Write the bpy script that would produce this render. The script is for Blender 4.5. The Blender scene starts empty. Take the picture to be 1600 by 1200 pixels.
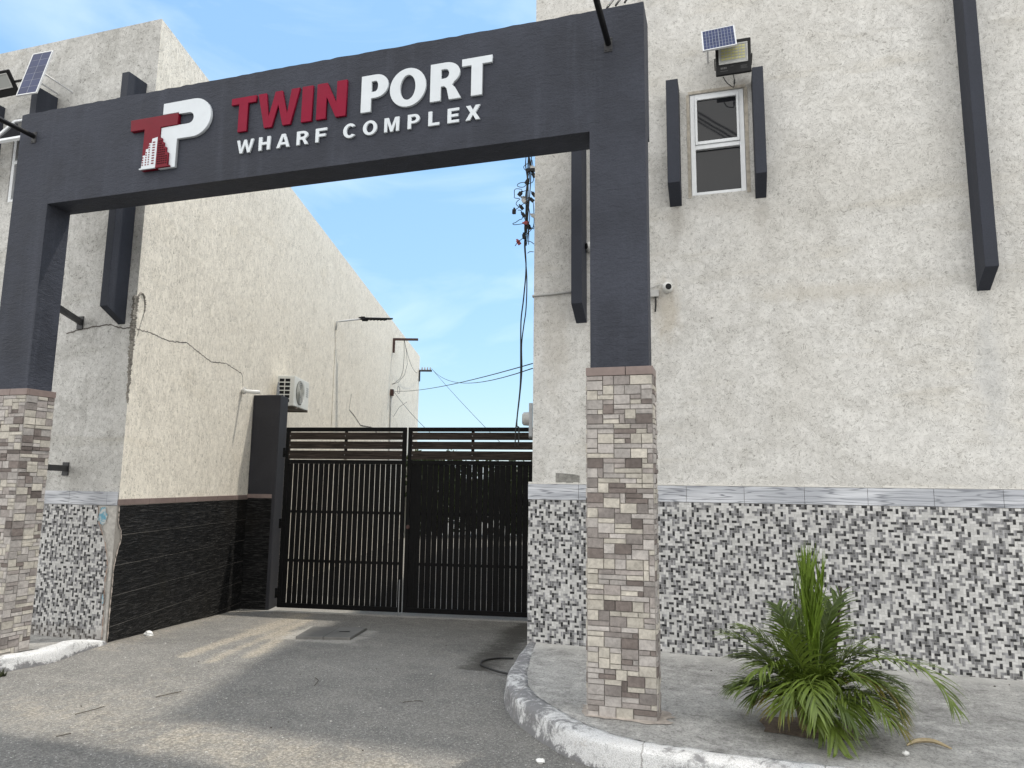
import bpy, bmesh, math, random
from mathutils import Vector, Matrix, noise as mnoise
R = math.radians
sc = bpy.context.scene
C = sc.collection

# ------------------------------------------------------------------ camera
cam = bpy.data.objects.new('camera', bpy.data.cameras.new('camera'))
C.objects.link(cam)
PITCH, ROLL, YAW = .14204931, .01260531, -.29567795
fw = Vector((math.sin(YAW) * math.cos(PITCH), math.cos(YAW) * math.cos(PITCH), math.sin(PITCH)))
r0 = Vector((math.cos(YAW), -math.sin(YAW), 0)); u0 = r0.cross(fw)
cr = math.cos(ROLL) * r0 + math.sin(ROLL) * u0
cu = -math.sin(ROLL) * r0 + math.cos(ROLL) * u0
m = Matrix.Identity(4)
for i in range(3):
    m[i][0] = cr[i]; m[i][1] = cu[i]; m[i][2] = -fw[i]
m[2][3] = 1.6
cam.matrix_world = m
cam.data.sensor_width = 36; cam.data.lens = 36 * 1109 / 1600
cam.data.clip_start = .05; cam.data.clip_end = 3000
sc.camera = cam

# ------------------------------------------------------------------ light
SUN = Vector((.257, .334, 1.0)).normalized()          # towards the sun
sl = bpy.data.lights.new('sun', 'SUN'); sl.energy = 2.15; sl.angle = R(1.7); sl.color = (1, .93, .82)
so = bpy.data.objects.new('sun', sl); C.objects.link(so)
so.rotation_euler = SUN.to_track_quat('Z', 'Y').to_euler()
w = bpy.data.worlds.new('World'); sc.world = w; w.use_nodes = True
nt = w.node_tree; nt.nodes.clear()
out = nt.nodes.new('ShaderNodeOutputWorld'); bg = nt.nodes.new('ShaderNodeBackground')
sky = nt.nodes.new('ShaderNodeTexSky'); sky.sky_type = 'NISHITA'; sky.sun_disc = False
sky.sun_elevation = math.asin(SUN.z); sky.sun_rotation = math.atan2(SUN.x, SUN.y)
sky.air_density = 1.4; sky.dust_density = .25; sky.ozone_density = 2.2
tc = nt.nodes.new('ShaderNodeTexCoord'); mp = nt.nodes.new('ShaderNodeMapping'); mp.inputs['Scale'].default_value = (1.6, 1.6, 4.5)
nz = nt.nodes.new('ShaderNodeTexNoise'); nz.inputs['Scale'].default_value = 2.1; nz.inputs['Detail'].default_value = 7; nz.inputs['Distortion'].default_value = .6
rp = nt.nodes.new('ShaderNodeValToRGB'); rp.color_ramp.elements[0].position = .48; rp.color_ramp.elements[1].position = .85
rp.color_ramp.elements[0].color = (.0, .0, .0, 1); rp.color_ramp.elements[1].color = (.22, .22, .22, 1)
mx = nt.nodes.new('ShaderNodeMix'); mx.data_type = 'RGBA'; mx.inputs['B'].default_value = (10.2, 10.05, 9.7, 1)
nt.links.new(tc.outputs['Generated'], mp.inputs['Vector']); nt.links.new(mp.outputs['Vector'], nz.inputs['Vector'])
nt.links.new(nz.outputs['Fac'], rp.inputs['Fac'])
# unseen bright cloud added behind the camera to lift the shaded fronts
sx = nt.nodes.new('ShaderNodeSeparateXYZ'); nt.links.new(tc.outputs['Generated'], sx.inputs[0])
cv_ = nt.nodes.new('ShaderNodeMapRange'); cv_.interpolation_type = 'SMOOTHSTEP'; cv_.inputs['From Min'].default_value = .35; cv_.inputs['From Max'].default_value = -.25
nt.links.new(sx.outputs['Y'], cv_.inputs['Value'])
ad = nt.nodes.new('ShaderNodeMath'); ad.operation = 'MULTIPLY_ADD'; ad.use_clamp = True; ad.inputs[1].default_value = .9
nt.links.new(cv_.outputs[0], ad.inputs[0]); nt.links.new(rp.outputs['Color'], ad.inputs[2]); nt.links.new(ad.outputs[0], mx.inputs['Factor'])
hz = nt.nodes.new('ShaderNodeMix'); hz.data_type = 'RGBA'; hz.inputs['Factor'].default_value = .62; hz.inputs['B'].default_value = (1.62, 3.05, 4.75, 1)
nt.links.new(sky.outputs['Color'], hz.inputs['A']); nt.links.new(hz.outputs['Result'], mx.inputs['A']); nt.links.new(mx.outputs['Result'], bg.inputs['Color'])
bg.inputs['Strength'].default_value = .14
nt.links.new(bg.outputs['Background'], out.inputs['Surface'])
sc.view_settings.view_transform = 'Standard'; sc.view_settings.look = 'None'
sc.view_settings.exposure = 0.62; sc.view_settings.gamma = 1
sc.cycles.max_bounces = 6

# ------------------------------------------------------------------ helpers
def lin(r, g, b):
    f = lambda c: (c / 255 / 12.92) if c / 255 <= .04045 else ((c / 255 + .055) / 1.055) ** 2.4
    return (f(r), f(g), f(b))

def tag(o, label=None, cat=None, group=None, kind=None):
    if label: o['label'] = label
    if cat: o['category'] = cat
    if group: o['group'] = group
    if kind: o['kind'] = kind
    return o

def thing(name, label, cat, loc=(0, 0, 0), group=None):
    o = bpy.data.objects.new(name, None); C.objects.link(o); o.location = loc
    o.empty_display_size = .1
    return tag(o, label, cat, group)

class MB:
    def __init__(s): s.v = []; s.f = []; s.col = []; s.mi = []
    def face(s, pts, col=None, mi=0):
        b = len(s.v); s.v += [tuple(p) for p in pts]; s.f.append(tuple(range(b, b + len(pts)))); s.col.append(col); s.mi.append(mi)
    def raw(s, vs, fs, col=None, mi=0):
        b = len(s.v); s.v += [tuple(p) for p in vs]
        for f in fs: s.f.append(tuple(b + i for i in f)); s.col.append(col); s.mi.append(mi)
    def hexa(s, p, col=None, mi=0):
        # p: 4 bottom (ccw from above) + 4 top
        s.raw(p, [(3, 2, 1, 0), (4, 5, 6, 7), (0, 1, 5, 4), (1, 2, 6, 5), (2, 3, 7, 6), (3, 0, 4, 7)], col, mi)
    def box(s, x0, x1, y0, y1, z0, z1, col=None, mi=0):
        s.hexa([(x0, y0, z0), (x1, y0, z0), (x1, y1, z0), (x0, y1, z0), (x0, y0, z1), (x1, y0, z1), (x1, y1, z1), (x0, y1, z1)], col, mi)
    def obox(s, o, u, v, n, a, b, c, col=None, mi=0):
        # oriented box, a/b/c = (lo, hi) along u, v, n
        o, u, v, n = Vector(o), Vector(u), Vector(v), Vector(n)
        P = lambda i, j, k: o + u * a[i] + v * b[j] + n * c[k]
        s.hexa([P(0, 0, 0), P(1, 0, 0), P(1, 1, 0), P(0, 1, 0), P(0, 0, 1), P(1, 0, 1), P(1, 1, 1), P(0, 1, 1)], col, mi)
    def tube(s, pts, r, n=8, col=None, mi=0, caps=True):
        pts = [Vector(p) for p in pts]; rings = []; b = len(s.v); up = None
        for i, p in enumerate(pts):
            t = (pts[min(i + 1, len(pts) - 1)] - pts[max(i - 1, 0)])
            if t.length < 1e-9: t = Vector((0, 0, 1))
            t.normalize()
            if up is None:
                up = Vector((0, 0, 1)) if abs(t.z) < .9 else Vector((1, 0, 0))
            a = t.cross(up)
            if a.length < 1e-6: a = t.cross(Vector((0, 1, 0)))
            a.normalize(); c = a.cross(t).normalized(); up = c
            rr = r[i] if isinstance(r, (list, tuple)) else r
            for k in range(n):
                q = 2 * math.pi * k / n
                s.v.append(tuple(p + a * (math.cos(q) * rr) + c * (math.sin(q) * rr)))
        for i in range(len(pts) - 1):
            for k in range(n):
                k2 = (k + 1) % n
                s.f.append((b + i * n + k, b + i * n + k2, b + (i + 1) * n + k2, b + (i + 1) * n + k)); s.col.append(col); s.mi.append(mi)
        if caps:
            s.f.append(tuple(b + k for k in range(n))[::-1]); s.col.append(col); s.mi.append(mi)
            s.f.append(tuple(b + (len(pts) - 1) * n + k for k in range(n))); s.col.append(col); s.mi.append(mi)
    def disc(s, c, a, b_, r, n=20, h=None, nrm=None, r2=None):
        # short cylinder/cone frustum from centre c along nrm
        c, a, b_ = Vector(c), Vector(a), Vector(b_); nrm = Vector(nrm); r2 = r if r2 is None else r2
        vs = []
        for k in range(n):
            q = 2 * math.pi * k / n; vs.append(c + (a * math.cos(q) + b_ * math.sin(q)) * r)
        for k in range(n):
            q = 2 * math.pi * k / n; vs.append(c + nrm * h + (a * math.cos(q) + b_ * math.sin(q)) * r2)
        fs = [tuple(range(n))[::-1], tuple(range(n, 2 * n))] + [(k, (k + 1) % n, n + (k + 1) % n, n + k) for k in range(n)]
        s.raw(vs, fs)
    def build(s, name, mat, parent=None, smooth=False, bevel=0, fixn=True):
        me = bpy.data.meshes.new(name); me.from_pydata(s.v, [], s.f)
        mats = mat if isinstance(mat, (list, tuple)) else [mat]
        for mm in mats: me.materials.append(mm)
        if len(mats) > 1: me.polygons.foreach_set('material_index', s.mi)
        if any(c is not None for c in s.col):
            ca = me.color_attributes.new('tint', 'FLOAT_COLOR', 'CORNER'); k = 0
            for f, c in zip(s.f, s.col):
                for j in range(len(f)):
                    cc = c or (1, 1, 1)
                    if isinstance(cc[0], (list, tuple)): cc = cc[j]
                    ca.data[k].color = (cc[0], cc[1], cc[2], 1); k += 1
        if fixn:
            bm = bmesh.new(); bm.from_mesh(me); bmesh.ops.recalc_face_normals(bm, faces=bm.faces); bm.to_mesh(me); bm.free()
        if smooth: me.polygons.foreach_set('use_smooth', [True] * len(me.polygons))
        me.update()
        o = bpy.data.objects.new(name, me); C.objects.link(o)
        if parent:
            o.parent = parent
            o.matrix_parent_inverse = Matrix.Translation(-abs_loc(parent))
        if bevel:
            b = o.modifiers.new('bevel', 'BEVEL'); b.width = bevel; b.segments = 2; b.limit_method = 'ANGLE'; b.angle_limit = R(40)
        return o

def abs_loc(o):
    # every mesh keeps world coordinates, so only an Empty shifts its children
    return o.location.copy() if o.type == 'EMPTY' else Vector((0, 0, 0))

# node helper
class NT:
    def __init__(s, name):
        s.m = bpy.data.materials.new(name); s.m.use_nodes = True; s.t = s.m.node_tree; s.n = s.t.nodes
        s.p = s.n['Principled BSDF']; s.tc = s.n.new('ShaderNodeTexCoord')
    def L(s, a, b): s.t.links.new(a, b)
    def noise(s, scale, detail=4, rough=.5, dist=0, vec=(1, 1, 1), w=0):
        mp = s.n.new('ShaderNodeMapping'); mp.inputs['Scale'].default_value = vec; mp.inputs['Location'].default_value = (w, w * .7, w * 1.3)
        s.L(s.tc.outputs['Object'], mp.inputs['Vector'])
        n = s.n.new('ShaderNodeTexNoise'); n.inputs['Scale'].default_value = scale; n.inputs['Detail'].default_value = detail
        n.inputs['Roughness'].default_value = rough; n.inputs['Distortion'].default_value = dist
        s.L(mp.outputs['Vector'], n.inputs['Vector']); return n.outputs['Fac']
    def vor(s, scale, feature='F1', vec=(1, 1, 1), out='Distance'):
        mp = s.n.new('ShaderNodeMapping'); mp.inputs['Scale'].default_value = vec
        s.L(s.tc.outputs['Object'], mp.inputs['Vector'])
        n = s.n.new('ShaderNodeTexVoronoi'); n.feature = feature; n.inputs['Scale'].default_value = scale
        s.L(mp.outputs['Vector'], n.inputs['Vector']); return n.outputs[out]
    def math(s, op, a, b=0.0, c=None):
        n = s.n.new('ShaderNodeMath'); n.operation = op
        for i, x in enumerate((a, b, c)):
            if x is None: continue
            if isinstance(x, (int, float)): n.inputs[i].default_value = x
            else: s.L(x, n.inputs[i])
        return n.outputs[0]
    def ramp(s, f, *st):
        n = s.n.new('ShaderNodeMapRange'); n.interpolation_type = 'SMOOTHSTEP'
        n.inputs['From Min'].default_value = st[0]; n.inputs['From Max'].default_value = st[1]
        n.inputs['To Min'].default_value = st[2] if len(st) > 2 else 0; n.inputs['To Max'].default_value = st[3] if len(st) > 3 else 1
        s.L(f, n.inputs['Value']); return n.outputs[0]
    def mix(s, fac, a, b, blend='MIX'):
        n = s.n.new('ShaderNodeMix'); n.data_type = 'RGBA'; n.blend_type = blend
        for k, x in (('Factor', fac), ('A', a), ('B', b)):
            if isinstance(x, (int, float)): n.inputs[k].default_value = x
            elif isinstance(x, (tuple, list)): n.inputs[k].default_value = (x[0], x[1], x[2], 1)
            else: s.L(x, n.inputs[k])
        return n.outputs['Result']
    def attr(s, nm='tint'):
        n = s.n.new('ShaderNodeAttribute'); n.attribute_name = nm; return n.outputs['Color']
    def xyz(s):
        n = s.n.new('ShaderNodeSeparateXYZ'); s.L(s.tc.outputs['Object'], n.inputs[0]); return n.outputs
    def col(s, c):
        if isinstance(c, (tuple, list)): s.p.inputs['Base Color'].default_value = (c[0], c[1], c[2], 1)
        else: s.L(c, s.p.inputs['Base Color'])
    def rough(s, r):
        if isinstance(r, (int, float)): s.p.inputs['Roughness'].default_value = r
        else: s.L(r, s.p.inputs['Roughness'])
    def bump(s, h, strength=.5, dist=.01):
        n = s.n.new('ShaderNodeBump'); n.inputs['Strength'].default_value = strength; n.inputs['Distance'].default_value = dist
        s.L(h, n.inputs['Height']); s.L(n.outputs[0], s.p.inputs['Normal'])

def simple(name, c, rough=.5, metal=0, var=.12, scale=30, bump=0, spec=.5):
    t = NT(name); n = t.noise(scale, 5, .6); n2 = t.noise(scale * .12, 3, w=3)
    f = t.math('MULTIPLY', t.math('ADD', t.math('MULTIPLY', n, .5), t.math('MULTIPLY', n2, .5)), 1.0)
    f = t.ramp(f, .3, .7)
    t.col(t.mix(f, tuple(x * (1 - var) for x in c), tuple(min(1, x * (1 + var)) for x in c)))
    t.rough(t.ramp(n2, .3, .7, max(0, rough - .08), min(1, rough + .08))); t.p.inputs['Metallic'].default_value = metal
    t.p.inputs['Specular IOR Level'].default_value = spec
    if bump: t.bump(n, .4, bump)
    return t.m

# ------------------------------------------------------------------ materials
def stucco(name, c, dirt, worm_vec, worm_scale, streak=.25, dirt_amt=.5, crease=.42, spots=()):
    t = NT(name)
    def contour(scale, levels, wd, w_):
        n = t.noise(scale, 2.2, .5, .9, worm_vec, w_)
        f = t.math('FRACT', t.math('MULTIPLY', n, levels)); d = t.math('ABSOLUTE', t.math('SUBTRACT', f, .5))
        return t.ramp(d, 0, wd)
    la = contour(worm_scale * .36, 11, .16, 0); lb = contour(worm_scale * .62, 9, .14, 5)
    drop = t.ramp(t.noise(worm_scale * .8, 3, .6, 0, worm_vec, 9), .40, .56); drop2 = t.ramp(t.noise(worm_scale * .7, 3, .6, 0, worm_vec, 14), .42, .57)
    one = lambda l, d: t.math('SUBTRACT', 1, t.math('MULTIPLY', t.math('SUBTRACT', 1, l), d))
    worm = t.math('MULTIPLY', one(la, drop), one(lb, drop2))                     # 0 in the trowel creases
    big = t.ramp(t.noise(.75, 6, .62, .4), .42, .68)
    mid = t.ramp(t.noise(3.0, 7, .72, .6, w=8), .46, .64)
    mot = t.ramp(t.noise(9, 8, .78, .5, w=21), .40, .58)
    st = t.ramp(t.noise(2.2, 5, .6, .2, (1.6, 1.6, .18), 12), .5, .8)
    hs = t.ramp(t.noise(1.3, 6, .65, .5, (.5, .5, 2.6), 17), .52, .72)
    base = t.mix(mot, tuple(x * .88 for x in c), c)
    base = t.mix(t.math('MULTIPLY', big, dirt_amt), base, dirt)
    base = t.mix(t.math('MULTIPLY', mid, dirt_amt * .7), base, tuple(x * .82 for x in dirt))
    base = t.mix(t.math('MULTIPLY', hs, dirt_amt * .6), base, (dirt[0] * .86, dirt[1] * .82, dirt[2] * .74))
    base = t.mix(t.math('MULTIPLY', st, streak), base, tuple(x * .66 for x in dirt))
    base = t.mix(t.math('MULTIPLY', t.math('SUBTRACT', 1, worm), t.math('ADD', .68, t.math('MULTIPLY', mid, .3))), base, tuple(x * crease for x in dirt))
    X = t.xyz(); sn = t.noise(6, 6, .7, .8, (2.2, 2.2, .8), 31)
    for (sx_, sz_, rx_, rz_, am_, cs_) in spots:
        dx_ = t.math('DIVIDE', t.math('SUBTRACT', X[0], sx_), rx_); dz_ = t.math('DIVIDE', t.math('SUBTRACT', X[2], sz_), rz_)
        d_ = t.math('SQRT', t.math('ADD', t.math('MULTIPLY', dx_, dx_), t.math('MULTIPLY', dz_, dz_)))
        d_ = t.math('ADD', d_, t.math('MULTIPLY', t.math('SUBTRACT', sn, .5), 1.6))
        base = t.mix(t.ramp(d_, .2, 1.1, am_, 0), base, cs_)
    t.col(base); t.rough(.92); t.p.inputs['Specular IOR Level'].default_value = .15
    h = t.math('ADD', t.math('MULTIPLY', worm, .8), t.math('MULTIPLY', mot, .35))
    t.bump(h, .45, .010)
    return t.m

M = {}
M['stucco_facade'] = stucco('stucco_facade', (.69, .68, .655), (.56, .543, .505), (1, 1, 1), 34, .16, .6, .48, [(-.41, 4.12, .09, .28, .4, (.33, .31, .28)), (.36, 4.14, .09, .24, .4, (.34, .32, .29)), (-.52, 3.25, .16, .4, .45, (.42, .36, .27)), (2.1, 2.55, .14, .8, .35, (.43, .44, .45)), (0.0, 4.25, .3, .14, .3, (.40, .37, .33)), (-1.0, 1.7, .5, .14, .3, (.42, .40, .37)), (1.6, 1.68, 1.6, .16, .3, (.42, .41, .39)), (-1.6, 3.0, .2, .7, .3, (.42, .38, .32)), (.26, 5.46, .12, .07, .5, (.25, .23, .21)), (1.9, 5.4, .14, .9, .3, (.42, .41, .39)), (.9, 3.35, 1.0, .10, .35, (.46, .42, .35))])  # spots are stains, except painted soft shade left of the tall fin
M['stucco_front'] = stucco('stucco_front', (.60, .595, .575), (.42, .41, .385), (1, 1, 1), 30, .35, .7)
M['stucco_alley_sunlit'] = stucco('stucco_alley_sunlit', (.85, .80, .70), (.72, .67, .58), (1, 1, .42), 34, .2, .35, .45)  # same paint as the facade, made paler and warmer to stand in for sunlight
def paint(name, c, var=.25, bumps=.004):
    t = NT(name); n = t.noise(1.4, 6, .65, .3); st = t.noise(3.5, 5, .6, .1, (2.5, 2.5, .12), 4); f = t.noise(75, 4, .6); g = t.noise(14, 4, .6, .6, (1, 1, 2.5))
    cc = t.mix(t.ramp(n, .3, .72), tuple(x * (1 - var) for x in c), tuple(x * (1 + var) for x in c))
    cc = t.mix(t.ramp(st, .5, .78, 0, .35), cc, tuple(x * 1.7 for x in c))
    cc = t.mix(t.ramp(f, .35, .6, .25, 0), cc, tuple(x * .6 for x in c))
    t.col(cc); t.rough(t.ramp(n, .3, .7, .55, .75)); t.p.inputs['Specular IOR Level'].default_value = .12
    t.bump(t.math('ADD', f, t.math('MULTIPLY', g, 2.0)), .75, bumps * 1.2); return t.m
M['charcoal'] = paint('charcoal_paint', (.046, .050, .064))
M['fin_paint'] = paint('fin_paint', (.042, .046, .059), .12, .001)
M['post_paint'] = paint('post_paint', (.038, .038, .043), .15, .001)
def tinted(name, rough, spec, amt=.25, scale=60, bump=.002, grime=None):
    t = NT(name); a = t.attr(); n = t.noise(scale, 5, .65, .4); n2 = t.noise(scale * .3, 4, .6, .8, w=3)
    c = t.mix(t.ramp(n, .35, .62, amt, 0), a, t.mix(1.0, a, (.35, .35, .35), 'MULTIPLY'))
    c = t.mix(t.ramp(n2, .5, .7, 0, amt), c, t.mix(1.0, a, (1.45, 1.43, 1.4), 'MULTIPLY'))
    if grime:
        z = t.xyz()[2]; g = t.ramp(t.math('ADD', z, t.math('MULTIPLY', t.noise(5, 5, .6), .25)), grime[0], grime[1], .3, 0)
        c = t.mix(g, c, (.22, .19, .16))
    t.col(c); t.rough(rough); t.p.inputs['Specular IOR Level'].default_value = spec
    t.bump(n, .5, bump); return t.m
M['mosaic'] = tinted('mosaic_tile', .5, .14, .16, 90, .0015, (.17, .30))
M['stone'] = tinted('stone_cladding', .8, .15, .34, 38, .006, (.18, .4))
M['grout'] = simple('grout', (.25, .235, .215), .95, scale=60)
M['grout_light'] = simple('grout_light', (.50, .49, .46), .95, scale=60)
def border():
    t = NT('wave_tile'); z = t.xyz()
    wv = t.noise(1.0, 1.2, .4, 0, (2.4, 2.4, 34)); d = t.math('ABSOLUTE', t.math('SUBTRACT', wv, .5))
    l = t.ramp(d, .004, .05); s2 = t.ramp(t.noise(1, 2, .5, 0, (2, 2, 18), 6), .35, .7)
    c = t.mix(s2, (.36, .375, .41), (.55, .565, .60)); c = t.mix(t.math('SUBTRACT', 1, l), c, (.20, .21, .235))
    t.col(c); t.rough(.35); t.bump(wv, .5, .01); return t.m
M['border'] = border()
def slate():
    t = NT('slate_tile'); n = t.noise(1, 4, .6, .8, (5, 5, 75)); n2 = t.noise(1, 3, .6, .5, (14, 14, 160), 4); big = t.noise(1.3, 5, .6)
    fl = t.ramp(t.math('ADD', t.math('MULTIPLY', n, .6), t.math('MULTIPLY', n2, .4)), .48, .66)
    z = t.xyz()[2]
    low = t.ramp(z, -.2, .5, .75, .25)
    c = t.mix(fl, (.0055, .0057, .0062), (.062, .061, .060))  # light caught on the ridges is put into the colour, along with dust
    c = t.mix(t.math('MULTIPLY', t.ramp(t.noise(1, 3, .7, .5, (9, 9, 110), 9), .58, .70), low), c, (.17, .165, .155))
    c = t.mix(t.ramp(big, .5, .8, 0, .35), c, (.035, .03, .02))
    t.col(c); t.rough(.55); t.p.inputs['Specular IOR Level'].default_value = .12
    t.bump(t.math('ADD', n, t.math('MULTIPLY', n2, .5)), 1.0, .03); return t.m
M['slate'] = slate()
M['trim'] = simple('brown_trim_tile', (.19, .145, .132), .5, var=.15, scale=18)
M['white_paint'] = simple('white_window_paint', (.72, .74, .76), .35, var=.06, scale=20)
t = NT('tinted_glass'); t.col(t.mix(t.ramp(t.noise(.8, 3), .3, .7), (.012, .013, .016), (.024, .024, .026))); t.rough(.03); t.p.inputs['IOR'].default_value = 1.42
t.bump(t.noise(1.4, 2), .08, .01); M['glass'] = t.m
M['letter_red'] = simple('letter_red', lin(124, 18, 46), .6, var=.10, scale=9, spec=.15)
M['emblem_red'] = simple('emblem_red', lin(104, 5, 28), .45, var=.12, scale=9, spec=.2)
M['letter_white'] = simple('letter_white', (.58, .62, .66), .5, var=.05, scale=12)
M['black_metal'] = simple('black_metal', (.010, .010, .011), .5, var=.3, scale=40, spec=.2)
M['gate_black'] = simple('gate_black', (.0055, .0055, .0058), .6, var=.4, scale=25, spec=.1)
def wood():
    t = NT('dark_plank'); n = t.noise(1, 6, .65, .6, (3, 3, 60)); k = t.noise(6, 4, .6)
    c = t.mix(t.ramp(n, .35, .7), (.016, .013, .011), (.058, .046, .039)); c = t.mix(t.ramp(k, .55, .75, 0, .4), c, (.05, .043, .036))
    t.col(c); t.rough(.75); t.p.inputs['Specular IOR Level'].default_value = .12; t.bump(n, .3, .003); return t.m
M['wood'] = wood()
M['rubber'] = simple('cable_rubber', (.012, .012, .012), .6, var=.2)
M['cable_grey'] = simple('cable_grey', (.10, .10, .10), .6, var=.2)
M['pvc'] = simple('pvc_grey', (.42, .42, .41), .5, var=.12)
M['plastic_white'] = simple('plastic_white', (.70, .70, .68), .4, var=.06)
M['ac_white'] = simple('ac_white', (.66, .66, .62), .45, var=.08, scale=8)
M['galv'] = simple('galvanised', (.30, .31, .32), .45, metal=.6, var=.2)
M['steel_grey'] = simple('steel_grey', (.028, .028, .031), .6, var=.25)
M['rust'] = simple('rust_brown', (.055, .028, .024), .8, var=.35)
M['alu'] = simple('aluminium_frame', (.62, .63, .64), .35, metal=.3, var=.08)
M['insulator'] = simple('insulator', (.35, .30, .26), .4, var=.2)
M['red_plastic'] = simple('red_plastic', (.30, .03, .025), .5)
M['soil'] = simple('soil', (.15, .115, .09), .95, var=.5, scale=45, bump=.02)
M['litter'] = simple('litter_white', (.68, .68, .66), .6, var=.1)
M['twig'] = simple('twig', (.05, .04, .03), .9, var=.3)
M['tanleaf'] = simple('dead_leaf', (.32, .26, .16), .8, var=.3)
t = NT('plaster_blue'); t.col(t.mix(t.ramp(t.noise(22, 6, .7, .6), .42, .58), (.12, .30, .40), (.46, .47, .46))); t.rough(.85); M['blue_patch'] = t.m
M['plaster'] = simple('bare_plaster', (.40, .385, .36), .9, var=.3, scale=22, bump=.01)
M['crack'] = simple('crack_dark', (.10, .09, .08), .95, var=.4, scale=50)
M['crumble'] = simple('crumbled_cement', (.23, .215, .19), .95, var=.55, scale=55, bump=.02)
M['cover'] = simple('iron_cover', (.14, .137, .13), .6, var=.25, scale=12, bump=.003)

def led():
    t = NT('led_lens'); v = t.vor(1, 'F1', (42, 42, 52)); c = t.mix(t.ramp(v, .25, .5), (.55, .52, .25), (.30, .30, .26)); t.col(c); t.rough(.15); return t.m
M['led'] = led()
t = NT('lens_dull'); t.col((.36, .37, .36)); t.rough(.15); M['lens'] = t.m
t = NT('solar_cell'); a = t.attr(); t.col(a); t.rough(.3); t.p.inputs['Specular IOR Level'].default_value = .15; M['cells'] = t.m

def asphalt():
    t = NT('asphalt'); d = t.n.new('ShaderNodeAttribute'); d.attribute_name = 'dirt'
    sp = t.n.new('ShaderNodeSeparateColor'); t.L(d.outputs['Color'], sp.inputs[0])
    f = t.noise(120, 5, .85); g = t.noise(48, 6, .8, w=3); big = t.noise(.55, 6, .65, .5); mid = t.noise(3.2, 6, .7, .6, w=7)
    c = t.mix(t.ramp(big, .3, .7), (.175, .171, .163), (.25, .243, .229))
    c = t.mix(t.ramp(mid, .42, .72, 0, .5), c, (.33, .318, .292)); c = t.mix(t.ramp(mid, .30, .44, .45, 0), c, (.15, .148, .143))
    c = t.mix(t.ramp(f, .42, .52, .7, 0), c, (.06, .059, .057)); c = t.mix(t.ramp(g, .51, .62, 0, .55), c, (.40, .39, .365)); c = t.mix(t.ramp(g, .38, .47, .5, 0), c, (.09, .088, .085))
    v = t.vor(85); vc = t.vor(85, out='Color')
    c = t.mix(t.math('MULTIPLY', t.ramp(v, .26, .40, 1, 0), t.ramp(vc, .70, .85)), c, (.50, .485, .45))
    v2 = t.vor(22); vc2 = t.vor(22, out='Color')
    c = t.mix(t.math('MULTIPLY', t.ramp(v2, .09, .14, 1, 0), t.ramp(vc2, .6, .7)), c, (.62, .61, .58))
    dn = t.noise(7, 6, .72, 1.0, w=11)
    m1 = t.ramp(t.math('ADD', sp.outputs[0], t.math('MULTIPLY', t.math('SUBTRACT', dn, .5), 1.5)), .2, 1.0)
    c = t.mix(t.math('MULTIPLY', m1, .72), c, t.mix(t.ramp(g, .42, .58), (.22, .19, .15), (.52, .475, .395)))
    m2 = t.ramp(t.math('ADD', sp.outputs[1], t.math('MULTIPLY', t.math('SUBTRACT', dn, .5), 1.0)), .3, .7)
    c = t.mix(t.math('MULTIPLY', m2, .75), c, t.mix(t.ramp(g, .3, .7), (.26, .25, .23), (.50, .485, .45)))
    m3 = t.ramp(t.math('ADD', sp.outputs[2], t.math('MULTIPLY', t.math('SUBTRACT', dn, .5), 1.0)), .3, .8)
    c = t.mix(t.math('MULTIPLY', m3, .8), c, (.045, .042, .037))
    t.col(c); t.rough(.92); t.p.inputs['Specular IOR Level'].default_value = .25
    t.bump(t.math('ADD', t.math('MULTIPLY', f, .6), t.math('ADD', g, t.math('MULTIPLY', t.ramp(v, .1, .3, 1, 0), .5))), .9, .012); return t.m
M['asphalt'] = asphalt()
def concrete():
    t = NT('pavement_concrete'); f = t.noise(70, 6, .85); g = t.noise(6, 10, .82, .25); big = t.noise(1.1, 6, .65, .6, w=2); z = t.xyz()
    c = t.mix(t.ramp(big, .32, .7), (.34, .335, .322), (.48, .472, .455))
    c = t.mix(t.ramp(g, .51, .60, 0, .7), c, (.64, .63, .605)); c = t.mix(t.ramp(g, .38, .48, .75, 0), c, (.20, .196, .188))
    c = t.mix(t.ramp(f, .41, .53, .6, 0), c, (.12, .117, .112))
    v2 = t.vor(16); vc2 = t.vor(16, out='Color')
    c = t.mix(t.math('MULTIPLY', t.ramp(v2, .06, .12, 1, 0), t.ramp(vc2, .6, .7)), c, (.52, .51, .48))
    nr = t.math('ADD', z[1], t.math('MULTIPLY', t.noise(6, 5, .7, w=6), .5))
    c = t.mix(t.ramp(nr, 6.55, 6.95, 0, .6), c, (.66, .65, .62))
    t.col(c); t.rough(.92); t.p.inputs['Specular IOR Level'].default_value = .25
    t.bump(t.math('ADD', f, t.math('MULTIPLY', g, 1.6)), .8, .014); return t.m
M['concrete'] = concrete()
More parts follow.
